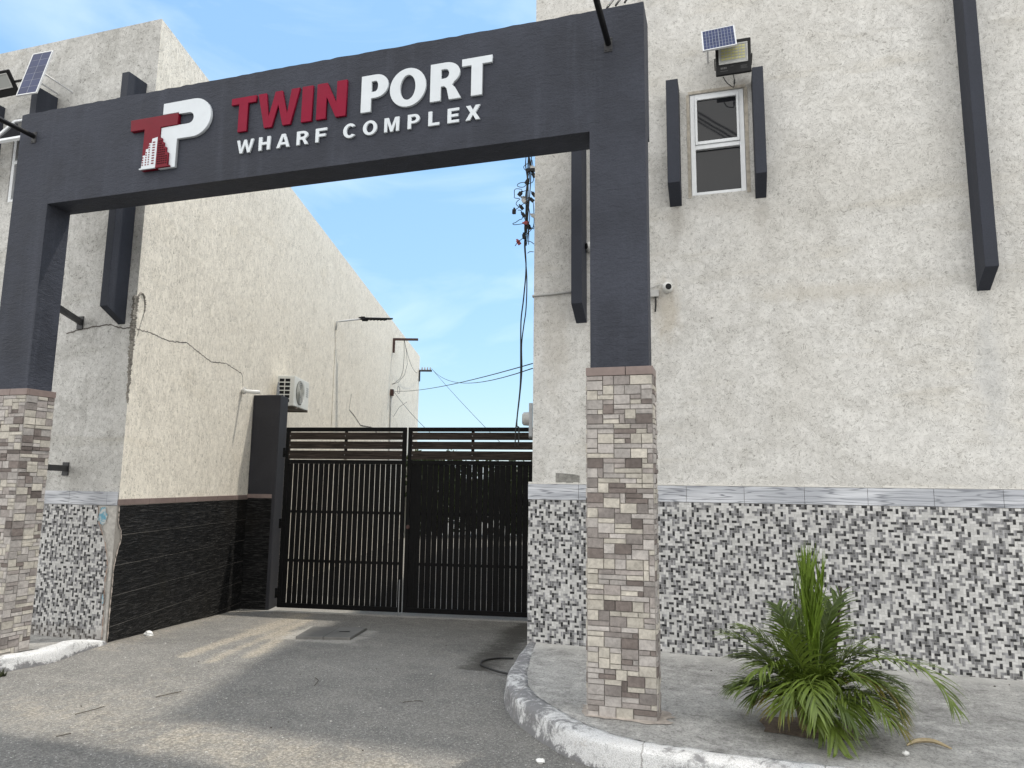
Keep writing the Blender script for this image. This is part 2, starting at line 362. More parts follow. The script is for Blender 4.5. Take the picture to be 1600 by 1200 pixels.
def kerbm():
    t = NT('whitewashed_kerb'); f = t.noise(180, 4, .7); n = t.noise(13, 8, .78, .7); n2 = t.noise(3.1, 6, .65, .8, w=4)
    s = t.math('ADD', t.math('MULTIPLY', n, .65), t.math('MULTIPLY', n2, .45)); x = t.xyz()
    bare = t.ramp(t.math('ADD', x[2], t.math('MULTIPLY', t.math('SUBTRACT', n, .5), .12)), .0, .045, .16, 0)
    left = t.math('MULTIPLY', t.ramp(x[0], -1.5, -.7, .10, 0), t.ramp(x[0], -3, -2.9))
    k = t.ramp(t.math('SUBTRACT', s, t.math('ADD', bare, left)), .415, .545)
    jt = t.ramp(t.math('ABSOLUTE', t.math('SUBTRACT', t.math('FRACT', t.math('ADD', t.math('MULTIPLY', x[0], 1.05), t.math('MULTIPLY', n, .07))), .5)), 0.0, .007)
    c = t.mix(k, (.24, .24, .25), (.80, .805, .81)); c = t.mix(jt, (.3, .29, .28), c); c = t.mix(t.ramp(f, .38, .54, .5, 0), c, (.20, .195, .19))
    c = t.mix(t.ramp(t.noise(13, 6, .75, .6, w=9), .58, .72, 0, .55), c, (.33, .29, .24))
    t.col(c); t.rough(.85); t.bump(t.math('ADD', n, t.math('MULTIPLY', f, .5)), .9, .025); return t.m
M['kerb'] = kerbm()
def frondm():
    t = NT('palm_leaf'); a = t.attr(); n = t.noise(25, 4, .6)
    t.col(t.mix(t.ramp(n, .3, .7, .3, 0), a, (.02, .03, .006))); t.rough(.42); t.p.inputs['Specular IOR Level'].default_value = .5
    tr = t.n.new('ShaderNodeBsdfTranslucent'); t.L(t.mix(.5, a, (.10, .16, .01)), tr.inputs['Color'])
    mxs = t.n.new('ShaderNodeMixShader'); mxs.inputs[0].default_value = .22
    o = t.n['Material Output']; t.L(t.p.outputs[0], mxs.inputs[1]); t.L(tr.outputs[0], mxs.inputs[2]); t.L(mxs.outputs[0], o.inputs['Surface']); return t.m
M['frond'] = frondm()
M['stem'] = simple('palm_stem', (.12, .10, .04), .7, var=.4, scale=30)
M['hedge'] = frondm()

# ------------------------------------------------------------------ layout numbers
AL = R(-16.3); AD = Vector((math.sin(AL), math.cos(AL), 0)); AN = Vector((math.cos(AL), -math.sin(AL), 0))   # alley direction, left wall's normal
LC = Vector((-5.97, 5.86, 0))                  # corner of the left building
GD = Vector((math.cos(R(8)), math.sin(R(8)), 0)); GNn = Vector((GD.y, -GD.x, 0))       # gate line and its street-side normal
YL, YR, YP = 5.86, 6.69, 4.757
Z = Vector((0, 0, 1))
def gz(y):
    if y < 5.9: return 0.0
    return max(-.25, -.075 * (y - 5.9))
def WP(s, z, off=0): return LC + AD * s + AN * off + Z * z      # point on the alley's left wall

# ------------------------------------------------------------------ ground
def axis(segs):
    r = []
    for a, b, n in segs:
        for i in range(n): r.append(a + (b - a) * i / n)
    r.append(segs[-1][1]); return r
xs = axis([(-400, -60, 4), (-60, -12, 6), (-12, -7, 25), (-7, 0, 115), (0, 3, 15), (3, 12, 6), (12, 400, 5)])
ys = axis([(-400, -40, 4), (-40, -2, 8), (-2, 2.5, 14), (2.5, 10, 125), (10, 26, 32), (26, 60, 6), (60, 900, 5)])
def seg_d(p, a, b):
    p, a, b = Vector(p), Vector(a), Vector(b); d = b - a
    k = max(0, min(1, (p - a).dot(d) / d.length_squared)); return (p - a - d * k).length, k
def dirt(x, y):
    if not (-9 < x < 3 and 2 < y < 13): return (.18, 0, 0) if y < 13 else (.5, .3, 0)
    r = .12; g = 0; b = 0
    # sandy tracks left of the cover
    for a, c, wd, am in (((-5.75, 9.0), (-4.85, 5.7), .08, .95), ((-5.4, 8.6), (-4.5, 5.6), .06, .8), ((-4.9, 7.4), (-4.3, 5.9), .08, .85), ((-5.9, 9.1), (-5.2, 7.3), .35, .45)):
        d, k = seg_d((x, y), a, c); r += am * math.exp(-(d / wd) ** 2)
    # foot of the left wall
    s = (Vector((x, y, 0)) - LC).dot(AN); r += .45 * math.exp(-(s / .35) ** 2) if y > 5.6 else 0
    # sandy strip across the mouth of the lane
    r += .5 * math.exp(-((y - 3.9 + .06 * (x + 3)) / .32) ** 2) * (1 if -3.5 < x < -.6 else .4)
    r += .25 * math.exp(-((x + 4.4) / .8) ** 2 - ((y - 4.5) / .9) ** 2)
    # cement around the cover
    q = Vector((x + 4.42, y - 7.5)); q = Vector((q.x - .0 + q.y * .3, q.y))
    d = max(abs(q.x) - .32, abs(q.y) - .42); g += (.75 + .5 * mnoise.noise((x * 4, y * 4, 2))) * math.exp(-(max(d, 0) / .22) ** 2)
    # concrete sill under the gate
    gd = (Vector((x, y, 0)) - Vector((-6.36, 9.28, 0))).dot(-GNn)
    if -.12 < gd < 1.5: g += .9
    # darker band along the right edge
    b += .75 * math.exp(-((x + 2.3 + .12 * (y - 7)) / .28) ** 2) * (1 if 6.2 < y < 9.7 else .0)
    b += .35 * math.exp(-((x + 3.2) / .9) ** 2 - ((y - 8.9) / .5) ** 2)
    b += .5 * math.exp(-((s - .02) / .10) ** 2) if y > 5.7 else 0
    return (min(r, 1), min(g, 1), min(b, 1))
gv = []; gc = []; gf = []
for j, y in enumerate(ys):
    for i, x in enumerate(xs):
        h = gz(y)
        if -9 < x < 3 and 2 < y < 10: h += (mnoise.noise((x * .9, y * .9, 0)) * .006)
        gv.append((x, y, h)); gc.append(dirt(x, y))
nx = len(xs)
for j in range(len(ys) - 1):
    for i in range(nx - 1):
        a = j * nx + i; gf.append((a, a + 1, a + 1 + nx, a + nx))
me = bpy.data.meshes.new('road'); me.from_pydata(gv, [], gf); me.materials.append(M['asphalt'])
ca = me.color_attributes.new('dirt', 'FLOAT_COLOR', 'POINT')
for k, c in enumerate(gc): ca.data[k].color = (*c, 1)
me.polygons.foreach_set('use_smooth', [True] * len(me.polygons))
road = bpy.data.objects.new('road', me); C.objects.link(road); tag(road, 'worn grey asphalt lane with sandy dirt tracks', kind='structure')

def catmull(pts, n=8):
    P = [Vector(p) for p in pts]; o = []
    for i in range(len(P) - 1):
        a = P[max(i - 1, 0)]; b = P[i]; c = P[i + 1]; d = P[min(i + 2, len(P) - 1)]
        for k in range(n):
            t = k / n
            o.append(.5 * ((2 * b) + (c - a) * t + (2 * a - 5 * b + 4 * c - d) * t * t + (3 * b - a - 3 * c + d) * t ** 3))
    o.append(P[-1]); return o

# right pavement and kerb
kp = catmull([(-1.865, 6.66, 0), (-1.80, 6.1, 0), (-1.70, 5.5, 0), (-1.52, 5.04, 0), (-1.17, 4.60, 0), (-.86, 4.34, 0), (-.5, 4.21, 0), (-.1, 4.175, 0), (.5, 4.165, 0), (1.5, 4.16, 0), (3, 4.16, 0), (6, 4.16, 0), (14, 4.16, 0)], 10)
def kerb_sweep(path, h, wd, name, side=1, seed=1):
    mb = MB(); random.seed(seed); n = len(path); rings = []
    for i, p in enumerate(path):
        t = (path[min(i + 1, n - 1)] - path[max(i - 1, 0)]).normalized(); inn = Vector((-t.y, t.x, 0)) * side
        hh = h if not callable(h) else h(i / (n - 1)); ww = wd if not callable(wd) else wd(i / (n - 1))
        pr = [(-.012, -.06), (-.004, .0), (.006, hh * .4), (.012, hh * .75), (.020, hh * .90), (.034, hh * .985), (.07, hh + .003), (ww * .8, hh + .005), (ww, hh + .001), (ww, hh - .12)]
        ring = []
        for a, b in pr:
            w_ = mnoise.noise((p.x * 6, p.y * 6, b * 20)) * .012 + mnoise.noise((p.x * 23, p.y * 23, b * 50)) * .008
            ring.append(p + inn * (a + w_) + Z * (b + w_ * .4 + gz(p.y) * 0))
        rings.append(ring)
    k = len(rings[0]); vs = [q for r in rings for q in r]
    fs = [(i * k + j, (i + 1) * k + j, (i + 1) * k + j + 1, i * k + j + 1) for i in range(n - 1) for j in range(k - 1)]
    fs += [tuple(range(k))[::-1], tuple((n - 1) * k + j for j in range(k))]
    mb.raw(vs, fs); o = mb.build(name, M['kerb'], smooth=True); return o, rings
fine = []
for i in range(len(kp) - 1):
    d = (kp[i + 1] - kp[i]).length; nn = max(1, int(d / .03)) if kp[i].x < 2.5 else 3
    for k in range(nn): fine.append(kp[i].lerp(kp[i + 1], k / nn))
fine.append(kp[-1])
ko, rings = kerb_sweep(fine, lambda t: .15, lambda t: .10 + .07 * min(1, t * 7), 'kerb')
tag(ko, 'worn white painted kerb curving round the right pavement', kind='structure')
mb = MB()
inner = [(r[8].x, r[8].y, .15) for r in rings[::3]] + [(14, YR - .01, .15), (-1.76, YR - .01, .15)]
mb.face(inner); pv = mb.build('pavement', M['concrete'])
if pv.data.polygons[0].normal.z < 0: pv.data.flip_normals()
tag(pv, 'grey concrete pavement below the right building', kind='structure')
# soil pit of the palm
mb = MB(); random.seed(4); pp = []
for k in range(26):
    q = 2 * math.pi * k / 26; ca_, sa_ = math.cos(q), math.sin(q)
    s_ = 1 / max(abs(ca_), abs(sa_)) ** .7
    pp.append((.44 + ca_ * .29 * s_ * random.uniform(.86, 1.08), 4.93 + sa_ * .19 * s_ * random.uniform(.84, 1.08), .155))
mb.face(pp); so_ = mb.build('soil', M['soil']); tag(so_, 'bare brown soil of the planting pit in the pavement', kind='structure')
# pinkish mortar spill at the pillar foot is part of the pavement
mb = MB(); pp = []
for k in range(36):
    q = 2 * math.pi * k / 36; ca_, sa_ = math.cos(q), math.sin(q); s_ = 1 / max(abs(ca_), abs(sa_)) ** .8
    pp.append((-.68 + ca_ * .29 * s_ * random.uniform(.88, 1.1), 4.84 + sa_ * .155 * s_ * random.uniform(.85, 1.1), .1545))
mb.face(pp); sp_ = mb.build('pavement_mortar', simple('mortar_spill', (.40, .355, .315), .95, var=.4, scale=20, bump=.01)); tag(sp_, 'pinkish mortar stain round the foot of the right pillar', kind='structure')
# left pavement and kerb
kl = catmull([(-5.93, 5.84, 0), (-5.86, 5.5, 0), (-5.76, 5.15, 0), (-5.80, 4.86, 0), (-5.98, 4.62, 0), (-6.4, 4.5, 0), (-7.5, 4.45, 0), (-14, 4.45, 0)], 10)
fine = []
for i in range(len(kl) - 1):
    d = (kl[i + 1] - kl[i]).length; nn = max(1, int(d / .03)) if kl[i].x > -7.5 else 3
    for k in range(nn): fine.append(kl[i].lerp(kl[i + 1], k / nn))
fine.append(kl[-1])
ko2, rings2 = kerb_sweep(fine, lambda t: .115 if t > .12 else .03 + t / .12 * .095, lambda t: .15, 'kerb', side=-1, seed=3)
tag(ko2, 'bright white kerb at the foot of the left pillar', kind='structure')
mb = MB(); vs = []
zl = lambda y: .123 if y < 5.0 else .123 - (y - 5.0) / .86 * .105
for r in rings2[::2]: vs.append((r[8].x, r[8].y, zl(r[8].y)))
poly = []
N = len(vs)
bk = [(vs[i][0] if i else -5.98, YL, zl(YL)) for i in range(N)]
ss = [max(-14, min(-5.98, -5.98 - (i / (N - 1)) ** 2 * 8)) for i in range(N)]
for i in range(N - 1):
    a, b = vs[i], vs[i + 1]
    if a[0] > -5.98 and False: pass
    pa = (min(-6.0, a[0] - .2) if i else -6.0, 5.3, zl(5.3)); pb = (min(-6.0, b[0] - .2), 5.3, zl(5.3))
    mb.face([a, b, (ss[i + 1], YL - .004, zl(YL)), (ss[i], YL - .004, zl(YL))])
pv2 = mb.build('pavement', M['concrete']); tag(pv2, 'sloping grey pavement between the left pillar and the left building', kind='structure')
for p in pv2.data.polygons:
    pass

# ------------------------------------------------------------------ tile makers
def mosaic(mb, o, u, n, W, z0, z1, umax=None, umin=None, u_=.0215, seed=0):
    rnd = random.Random(seed); o, u, n = Vector(o), Vector(u), Vector(n)
    I = int(W / u_) + 2; J = int((z1 - z0) / u_) + 2; g = .0009
    dark = set()
    for j in range(-1, J):
        for i in range(-1, I):
            k = (i - j) % 4
            if k == 0: w_, h_ = 2, 1
            elif k == 3: w_, h_ = 1, 2
            else: continue
            a, b = i * u_, (i + w_) * u_; c, d = j * u_, (j + h_) * u_
            a = max(a, 0); b = min(b, W); c = max(c, 0); d = min(d, z1 - z0)
            zz = z1 - (c + d) / 2
            if umax: b = min(b, umax(zz))
            if umin: a = max(a, umin(zz))
            if b - a < .004 or d - c < .004: continue
            q = rnd.random(); cells = [(i + x, j + y) for x in range(w_) for y in range(h_)]
            if q < .36:
                if any((x + dx, y + dy) in dark for x, y in cells for dx, dy in ((1, 0), (-1, 0), (0, 1), (0, -1), (1, 1), (-1, -1), (1, -1), (-1, 1))): q = rnd.uniform(.36, .95)
                else: dark.update(cells)
            if q < .36: v = rnd.uniform(.022, .05); cs = [(v * f, v * f, v * f * 1.05) for f in (1, 1, 1.7, 1.7)]
            elif q < .63:
                v = rnd.uniform(.13, .30); f1, f2 = rnd.choice(((.7, 1.5), (1.4, .75))); cs = [(v * f, v * f, v * f * 1.03) for f in (f1, f2, f2, f1)]
            else: v = rnd.uniform(.45, .62); cs = [(v * f, v * f * .995, v * f * .98) for f in [rnd.uniform(.93, 1.05) for _ in range(4)]]
            e = rnd.uniform(0, .0022)
            P = lambda x, y: o + u * x + Z * (z1 - y) + n * e
            mb.face([P(a + g, d - g), P(b - g, d - g), P(b - g, c + g), P(a + g, c + g)], cs)

def stones(mb, o, u, n, W, z0, z1, cw=.036, ch=.0325, seed=0, warm=1.0):
    rnd = random.Random(seed); o, u, n = Vector(o), Vector(u), Vector(n)
    I = max(2, round(W / cw)); cw = W / I; J = int((z1 - z0) / ch); ch = (z1 - z0) / J
    occ = [[False] * I for _ in range(J)]
    for j in range(J):
        for i in range(I):
            if occ[j][i]: continue
            mw = 1
            while i + mw < I and not occ[j][i + mw] and mw < 5: mw += 1
            q = rnd.random()
            w_, h_ = (rnd.choice((2, 3, 3)), 2) if q < .42 else (rnd.choice((2, 3, 3, 4)), 1) if q < .90 else (rnd.choice((1, 2)), rnd.choice((1, 2))) if q < .93 else (5, 1)
            if I - (i + w_) == 1 and rnd.random() < .5: w_ += 1
            w_ = min(w_, mw); h_ = min(h_, J - j)
            while h_ > 1 and any(occ[j + 1][i + x] for x in range(w_)): h_ -= 1
            for y in range(h_):
                for x in range(w_): occ[j + y][i + x] = True
            a, b = i * cw, (i + w_) * cw; c, d = j * ch, (j + h_) * ch
            if h_ == 1 and rnd.random() < .25: c += ch * .0
            q = rnd.random()
            if q < .30: base = Vector((.475, .445, .395)) * rnd.uniform(.85, 1.12)
            elif q < .62: base = Vector((.39, .365, .348)) * rnd.uniform(.8, 1.2)
            elif q < .85: base = Vector((.285, .258, .245)) * rnd.uniform(.75, 1.25)
            else: base = Vector((.17, .145, .135)) * rnd.uniform(.75, 1.3)
            base = Vector((base.x * warm, base.y, base.z / warm))
            e = rnd.uniform(.005, .011); g = .0008; bv = .0026
            P = lambda x, y, k: o + u * x + Z * (z1 - y) + n * k
            def jit(): return rnd.uniform(-.0012, .0012)
            lo = [P(a + g, d - g, 0), P(b - g, d - g, 0), P(b - g, c + g, 0), P(a + g, c + g, 0)]
            hi = [P(a + g + bv + jit(), d - g - bv + jit(), e + jit()), P(b - g - bv + jit(), d - g - bv + jit(), e + jit()), P(b - g - bv + jit(), c + g + bv + jit(), e + jit()), P(a + g + bv + jit(), c + g + bv + jit(), e + jit())]
            cs = [tuple(base * rnd.uniform(.85, 1.12)) for _ in range(4)]
            mb.face(hi, cs)
            for k in range(4):
                k2 = (k + 1) % 4; mb.face([lo[k], lo[k2], hi[k2], hi[k]], tuple(base * .85))

def tiles(mb, o, u, n, W, z0, z1, tw, th, gap=.004, off=.5, e=.004, umin=None, zb=None):
    o, u, n = Vector(o), Vector(u), Vector(n); z = z1; row = 0
    while z > z0 + .005:
        zl_ = max(z0, z - th); x = -((row * off) % 1) * tw
        while x < W:
            a, b = max(0, x), min(W, x + tw)
            if umin: a = max(a, umin((z + zl_) / 2))
            if b - a > .01:
                mb.obox(o, u, Z, n, (a + gap / 2, b - gap / 2), (zl_ + gap / 2, z - gap / 2), (-.004, e))
            x += tw
        z -= th; row += 1

def strip(mb, pts, wd, n, seed=0, jit=.35):
    rnd = random.Random(seed); n = Vector(n); pts = [Vector(p) for p in pts]; fine = []
    for a, b in zip(pts, pts[1:]):
        k = max(2, int((b - a).length / .022))
        for i in range(k): fine.append(a.lerp(b, i / k) + Vector((0, 0, rnd.uniform(-1, 1) * .006)))
    fine.append(pts[-1]); prev = None
    for i, p in enumerate(fine):
        t = (fine[min(i + 1, len(fine) - 1)] - fine[max(i - 1, 0)]).normalized(); s = t.cross(n).normalized()
        h = wd * rnd.uniform(1 - jit, 1 + jit) * .5 * (1 if 0 < i < len(fine) - 1 else .3); cur = (p + s * h, p - s * h)
        if prev: mb.face([prev[0], cur[0], cur[1], prev[1]])
        prev = cur
def slate_min(z):
    P = [(-.4, .03), (.3, .015), (.75, .02), (.9, .06), (1.02, .12), (1.08, .10), (1.15, .03), (1.4, .02)]
    for (a, b), (c, d) in zip(P, P[1:]):
        if a <= z <= c: return b + (d - b) * (z - a) / (c - a)
    return .02
# ------------------------------------------------------------------ right building
rb = thing('warehouse_building', 'grey cream stucco warehouse wall on the right with one window above a mosaic tile band', 'building', (3, 8, 0))
RA = R(-15.2); RD = Vector((math.sin(RA), math.cos(RA), 0))
H = 7.46
def prism(mb, foot, z0, z1):
    n = len(foot); vs = [(p[0], p[1], z0) for p in foot] + [(p[0], p[1], z1) for p in foot]
    mb.raw(vs, [tuple(range(n))[::-1], tuple(range(n, 2 * n))] + [(i, (i + 1) % n, n + (i + 1) % n, n + i) for i in range(n)])
# facade with a window opening
YW = YR + .018; XC = -1.825
wx0, wx1, wz0, wz1 = -.262, .243, 4.375, 5.415
mb = MB()
far = Vector((XC, YW, 0)) + RD * 16
def wallquad(mb, x0, x1, z0, z1): mb.face([(x0, YW, z0), (x1, YW, z0), (x1, YW, z1), (x0, YW, z1)])
wallquad(mb, XC, wx0, 0, H); wallquad(mb, wx1, 14, 0, H); wallquad(mb, wx0, wx1, 0, wz0); wallquad(mb, wx0, wx1, wz1, H)
dp = .12
mb.face([(wx0, YW, wz0), (wx1, YW, wz0), (wx1, YW + dp, wz0), (wx0, YW + dp, wz0)]); mb.face([(wx0, YW, wz1), (wx1, YW, wz1), (wx1, YW + dp, wz1), (wx0, YW + dp, wz1)])
mb.face([(wx0, YW, wz0), (wx0, YW, wz1), (wx0, YW + dp, wz1), (wx0, YW + dp, wz0)]); mb.face([(wx1, YW, wz0), (wx1, YW, wz1), (wx1, YW + dp, wz1), (wx1, YW + dp, wz0)])
fx = far
mb.face([(XC, YW, -.3), (XC, YW, H), (fx.x, fx.y, H), (fx.x, fx.y, -.3)])
mb.face([(fx.x, fx.y, -.3), (fx.x, fx.y, H), (14, fx.y, H), (14, fx.y, -.3)]); mb.face([(14, YW, 0), (14, YW, H), (14, fx.y, H), (14, fx.y, 0)])
mb.face([(XC, YW, H), (14, YW, H), (14, fx.y, H), (fx.x, fx.y, H)])
wall = mb.build('wall', M['stucco_facade'], rb, fixn=False)
mb = MB(); mosaic(mb, (-1.857, YR, 0), (1, 0, 0), (0, -1, 0), 5.2, 0.0, 1.468, seed=5)
md = mb.build('mosaic_dado', M['mosaic'], rb, fixn=False)
mb = MB(); mb.box(-1.855, 14, YR + .002, YW + .01, -.1, 1.466); mb.box(-1.855, -1.835, YW + .01, YW + .35, -.1, 1.466)
mb.build('dado_backing', M['grout_light'], rb)
mb = MB(); tiles(mb, (-1.862, YR, 0), (1, 0, 0), (0, -1, 0), 8, 1.470, 1.618, .497, .148, .003, 0, .004)
mb.build('border_tile', M['border'], rb, bevel=.001)
mb = MB(); random.seed(8); x = -1.86
while x < 4:        # ragged bead of mortar above the border
    d = random.uniform(.03, .09); mb.box(x, x + d - .0005, YR + .001, YW + .004, 1.6185, 1.624 + random.uniform(0, .014)); x += d
mb.build('mortar_bead', simple('mortar_bead', (.60, .585, .55), .95, var=.1), rb, bevel=.002)
# window
def window(parent, x0, x1, z0, z1, y, open_top=False):
    fr = MB(); s = .045; ya, yb = y - .005, y + .06; zm = z0 + (z1 - z0) * .47
    fr.box(x0, x0 + s, ya, yb, z0, z1); fr.box(x1 - s, x1, ya, yb, z0, z1); fr.box(x0 + s, x1 - s, ya, yb, z1 - s, z1); fr.box(x0 + s, x1 - s, ya, yb, z0, z0 + .03); fr.box(x0 + s, x1 - s, ya, yb, zm - .022, zm + .022)
    f = fr.build('window', M['white_paint'], parent, bevel=.004)
    p = MB(); p.box(x0 + s - .01, x1 - s + .01, y + .03, y + .036, z0 + .02, zm - .01); p.build('pane', M['glass'], f)
    if not open_top:
        h = MB(); k = .022; yc, yd = y - .018, y + .022
        h.box(x0 + s, x0 + s + k, yc, yd, zm + .022, z1 - s); h.box(x1 - s - k, x1 - s, yc, yd, zm + .022, z1 - s); h.box(x0 + s + k, x1 - s - k, yc, yd, z1 - s - k, z1 - s); h.box(x0 + s + k, x1 - s - k, yc, yd, zm + .022, zm + .022 + k + .01)
        h.build('sash', M['white_paint'], f, bevel=.003)
        p = MB(); p.box(x0 + s + k - .006, x1 - s - k + .006, y + .0, y + .006, zm + .04, z1 - s - k + .006); p.build('pane', M['glass'], f)
    else:
        # top-hung sash swung outwards at the bottom
        top = Vector((x0, y - .01, z1 - s)); an = R(33); dv = Vector((0, -math.sin(an), -math.cos(an))); nn = Vector((0, -math.cos(an), math.sin(an))); hgt = z1 - s - zm
        h = MB(); k = .05; W_ = x1 - x0
        h.obox(top, (1, 0, 0), dv, nn, (0, k), (0, hgt), (0, .035)); h.obox(top, (1, 0, 0), dv, nn, (W_ - k, W_), (0, hgt), (0, .035)); h.obox(top, (1, 0, 0), dv, nn, (k, W_ - k), (0, k), (0, .035)); h.obox(top, (1, 0, 0), dv, nn, (k, W_ - k), (hgt - k, hgt), (0, .035))
        h.build('sash', M['white_paint'], f, bevel=.003)
        p = MB(); p.obox(top, (1, 0, 0), dv, nn, (k - .006, W_ - k + .006), (k - .006, hgt - k + .006), (.014, .02)); p.build('pane', M['glass'], f)
    return f
mb = MB(); mb.box(wx0 - .012, wx1 + .02, YW - .006, YW - .0005, wz1 + .001, wz1 + .03); mb.box(wx0 - .03, wx0 - .001, YW - .004, YW - .0005, wz0 - .02, wz1 - .001); mb.box(wx1 + .001, wx1 + .035, YW - .004, YW - .0005, wz0 - .02, wz1 - .001)
mb.build('cement_surround', simple('stained_cement', (.40, .365, .31), .95, var=.35, scale=26, bump=.006), rb)
window(rb, wx0 + .003, wx1 - .003, wz0 + .002, wz1 - .002, YW + .012)
def fin(parent, x0, x1, zb, zt, ywall, dep=.25, slant=.14, label=None):
    mb = MB(); y0, y1 = ywall - dep, ywall + .02
    mb.hexa([(x0, y0, zb + slant), (x1, y0, zb + slant), (x1, y1, zb - slant * .08), (x0, y1, zb - slant * .08), (x0, y0, zt), (x1, y0, zt), (x1, y1, zt), (x0, y1, zt)])
    o = mb.build('fin', M['fin_paint'], parent, bevel=.004)
    return o
fin(rb, -.468, -.355, 4.285, 5.46, YW); fin(rb, .315, .412, 4.285, 5.46, YW)
fin(rb, 2.052, 2.152, 3.275, 7.3, YW, .24); fin(rb, -1.392, -1.285, 3.185, 6.3, YW, .24)
mb = MB()
mb.tube([(-1.835, YW + .02, 3.487), (-1.835, YW - .012, 3.49), (-1.6, YW - .012, 3.497), (-1.40, YW - .012, 3.505)], .011, 8); mb.build('conduit', M['pvc'], rb, smooth=True)
mb = MB(); random.seed(3)
pp = [(-1.592, 1.635), (-1.36, 1.632), (-1.358, 1.70), (-1.40, 1.712), (-1.46, 1.716), (-1.52, 1.722), (-1.592, 1.724)]
mb.face([(a, YW - .003, b) for a, b in pp]); mb.build('cement_patch', simple('cement_patch', (.21, .205, .19), .95, var=.45, scale=35), rb)

# ------------------------------------------------------------------ left building
lb = thing('warehouse_building', 'sunlit cream stucco warehouse on the left with a long alley wall on black slate cladding', 'building', (-9, 9, 0))
HL = 6.77; LEN = 21.2
lx0, lx1, lz0, lz1 = -8.02, -7.50, 4.815, 5.86
YLW = YL + .012
mb = MB()
def lq(x0, x1, z0, z1): mb.face([(x0, YLW, z0), (x1, YLW, z0), (x1, YLW, z1), (x0, YLW, z1)])
lq(-20, lx0, -.1, HL); lq(lx1, LC.x - .006, -.1, HL); lq(lx0, lx1, -.1, lz0); lq(lx0, lx1, lz1, HL)
mb.face([(lx0, YLW, lz0), (lx1, YLW, lz0), (lx1, YLW + dp, lz0), (lx0, YLW + dp, lz0)]); mb.face([(lx0, YLW, lz1), (lx1, YLW, lz1), (lx1, YLW + dp, lz1), (lx0, YLW + dp, lz1)])
mb.face([(lx0, YLW, lz0), (lx0, YLW, lz1), (lx0, YLW + dp, lz1), (lx0, YLW + dp, lz0)]); mb.face([(lx1, YLW, lz0), (lx1, YLW, lz1), (lx1, YLW + dp, lz1), (lx1, YLW + dp, lz0)])
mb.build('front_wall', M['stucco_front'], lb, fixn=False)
e = WP(LEN, 0, -.006); c0 = Vector((LC.x - .006, YLW, 0))
mb = MB()
mb.face([(c0.x, c0.y, -.3), (e.x, e.y, -.3), (e.x, e.y, HL), (c0.x, c0.y, HL)])
mb.face([(e.x, e.y, -.3), (-30, e.y, -.3), (-30, e.y, HL), (e.x, e.y, HL)])
mb.face([(c0.x, c0.y, HL), (e.x, e.y, HL), (-30, e.y, HL), (-20, YLW, HL)])
mb.build('alley_wall', M['stucco_alley_sunlit'], lb, fixn=False)
def edge_u(z):      # where the mosaic breaks off, as X
    P = [(-.2, -6.01), (0, -6.012), (.3, -6.02), (.6, -6.04), (.77, -6.02), (.87, -6.05), (.98, -6.08), (1.09, -6.14), (1.2, -6.195), (1.34, -6.21), (2, -6.21)]
    for (a, b), (c, d) in zip(P, P[1:]):
        if a <= z <= c: return b + (d - b) * (z - a) / (c - a)
    return -6.01
mb = MB(); mosaic(mb, (-8.6, YL - .002, 0), (1, 0, 0), (0, -1, 0), 2.6, -.05, 1.345, umax=lambda z: edge_u(z) + 8.6 + mnoise.noise((z * 14, 0, 0)) * .008, seed=9)
mb.build('mosaic_dado', M['mosaic'], lb, fixn=False)
mb = MB(); tiles(mb, (-8.6, YL, 0), (1, 0, 0), (0, -1, 0), 2.622, 1.348, 1.488, .497, .140, .003, 0, .004); mb.build('border_tile', M['border'], lb, bevel=.001)
# bare plaster left where tiles broke away, lumpy
mb = MB(); random.seed(12); rows = 34
for j in range(rows):
    za = -.06 + 1.40 * j / rows; zb_ = -.06 + 1.40 * (j + 1) / rows
    mb.face([(-8.6, YL + .001, za), (edge_u(za) + .012, YL - .001, za), (edge_u(zb_) + .012, YL - .001, zb_), (-8.6, YL + .001, zb_)])
    def xr(z): return -5.978 + (.0 if z > 1.05 or z < .7 else .04 * math.sin((z - .7) / .35 * math.pi)) * 0
    k = 5
    for q in range(k):
        def pt(z, f):
            a, b = edge_u(z) + .01, -5.972; x = a + (b - a) * f
            y = YL + .001 - .006 * math.sin(f * 3.14) + mnoise.noise((x * 30, z * 22, 3)) * .006
            return (x, y, z)
        mb.face([pt(za, q / k), pt(za, (q + 1) / k), pt(zb_, (q + 1) / k), pt(zb_, q / k)])
mb.build('exposed_plaster', M['plaster'], lb, fixn=False)
mb = MB(); zs = [-.02 + 1.36 * i / 16 for i in range(17)]
strip(mb, [(edge_u(z) + .008, YL - .0165, z) for z in zs], .012, (0, -1, 0), 8, .8)
mb.build('broken_edge', simple('fired_clay', (.30, .22, .18), .95, var=.5, scale=60), lb, fixn=False)
mb = MB(); strip(mb, [WP(slate_min(z) - .004, z, .0085) for z in zs], .016, AN, 9, .8)
mb.build('broken_edge', simple('fired_clay_pale', (.42, .37, .33), .95, var=.5, scale=60), lb, fixn=False)
mb = MB(); random.seed(2)
for cx, cz, rx, rz in ((-6.137, 1.235, .056, .10), (-6.035, .425, .016, .05)):
    n = 28; pts = []
    for k in range(n):
        q = 2 * math.pi * k / n; f = random.uniform(.78, 1.1); pts.append((cx + math.cos(q) * rx * f, YL - .0145, cz + math.sin(q) * rz * f))
    mb.face(pts)
mb.build('blue_paint_patch', M['blue_patch'], lb)
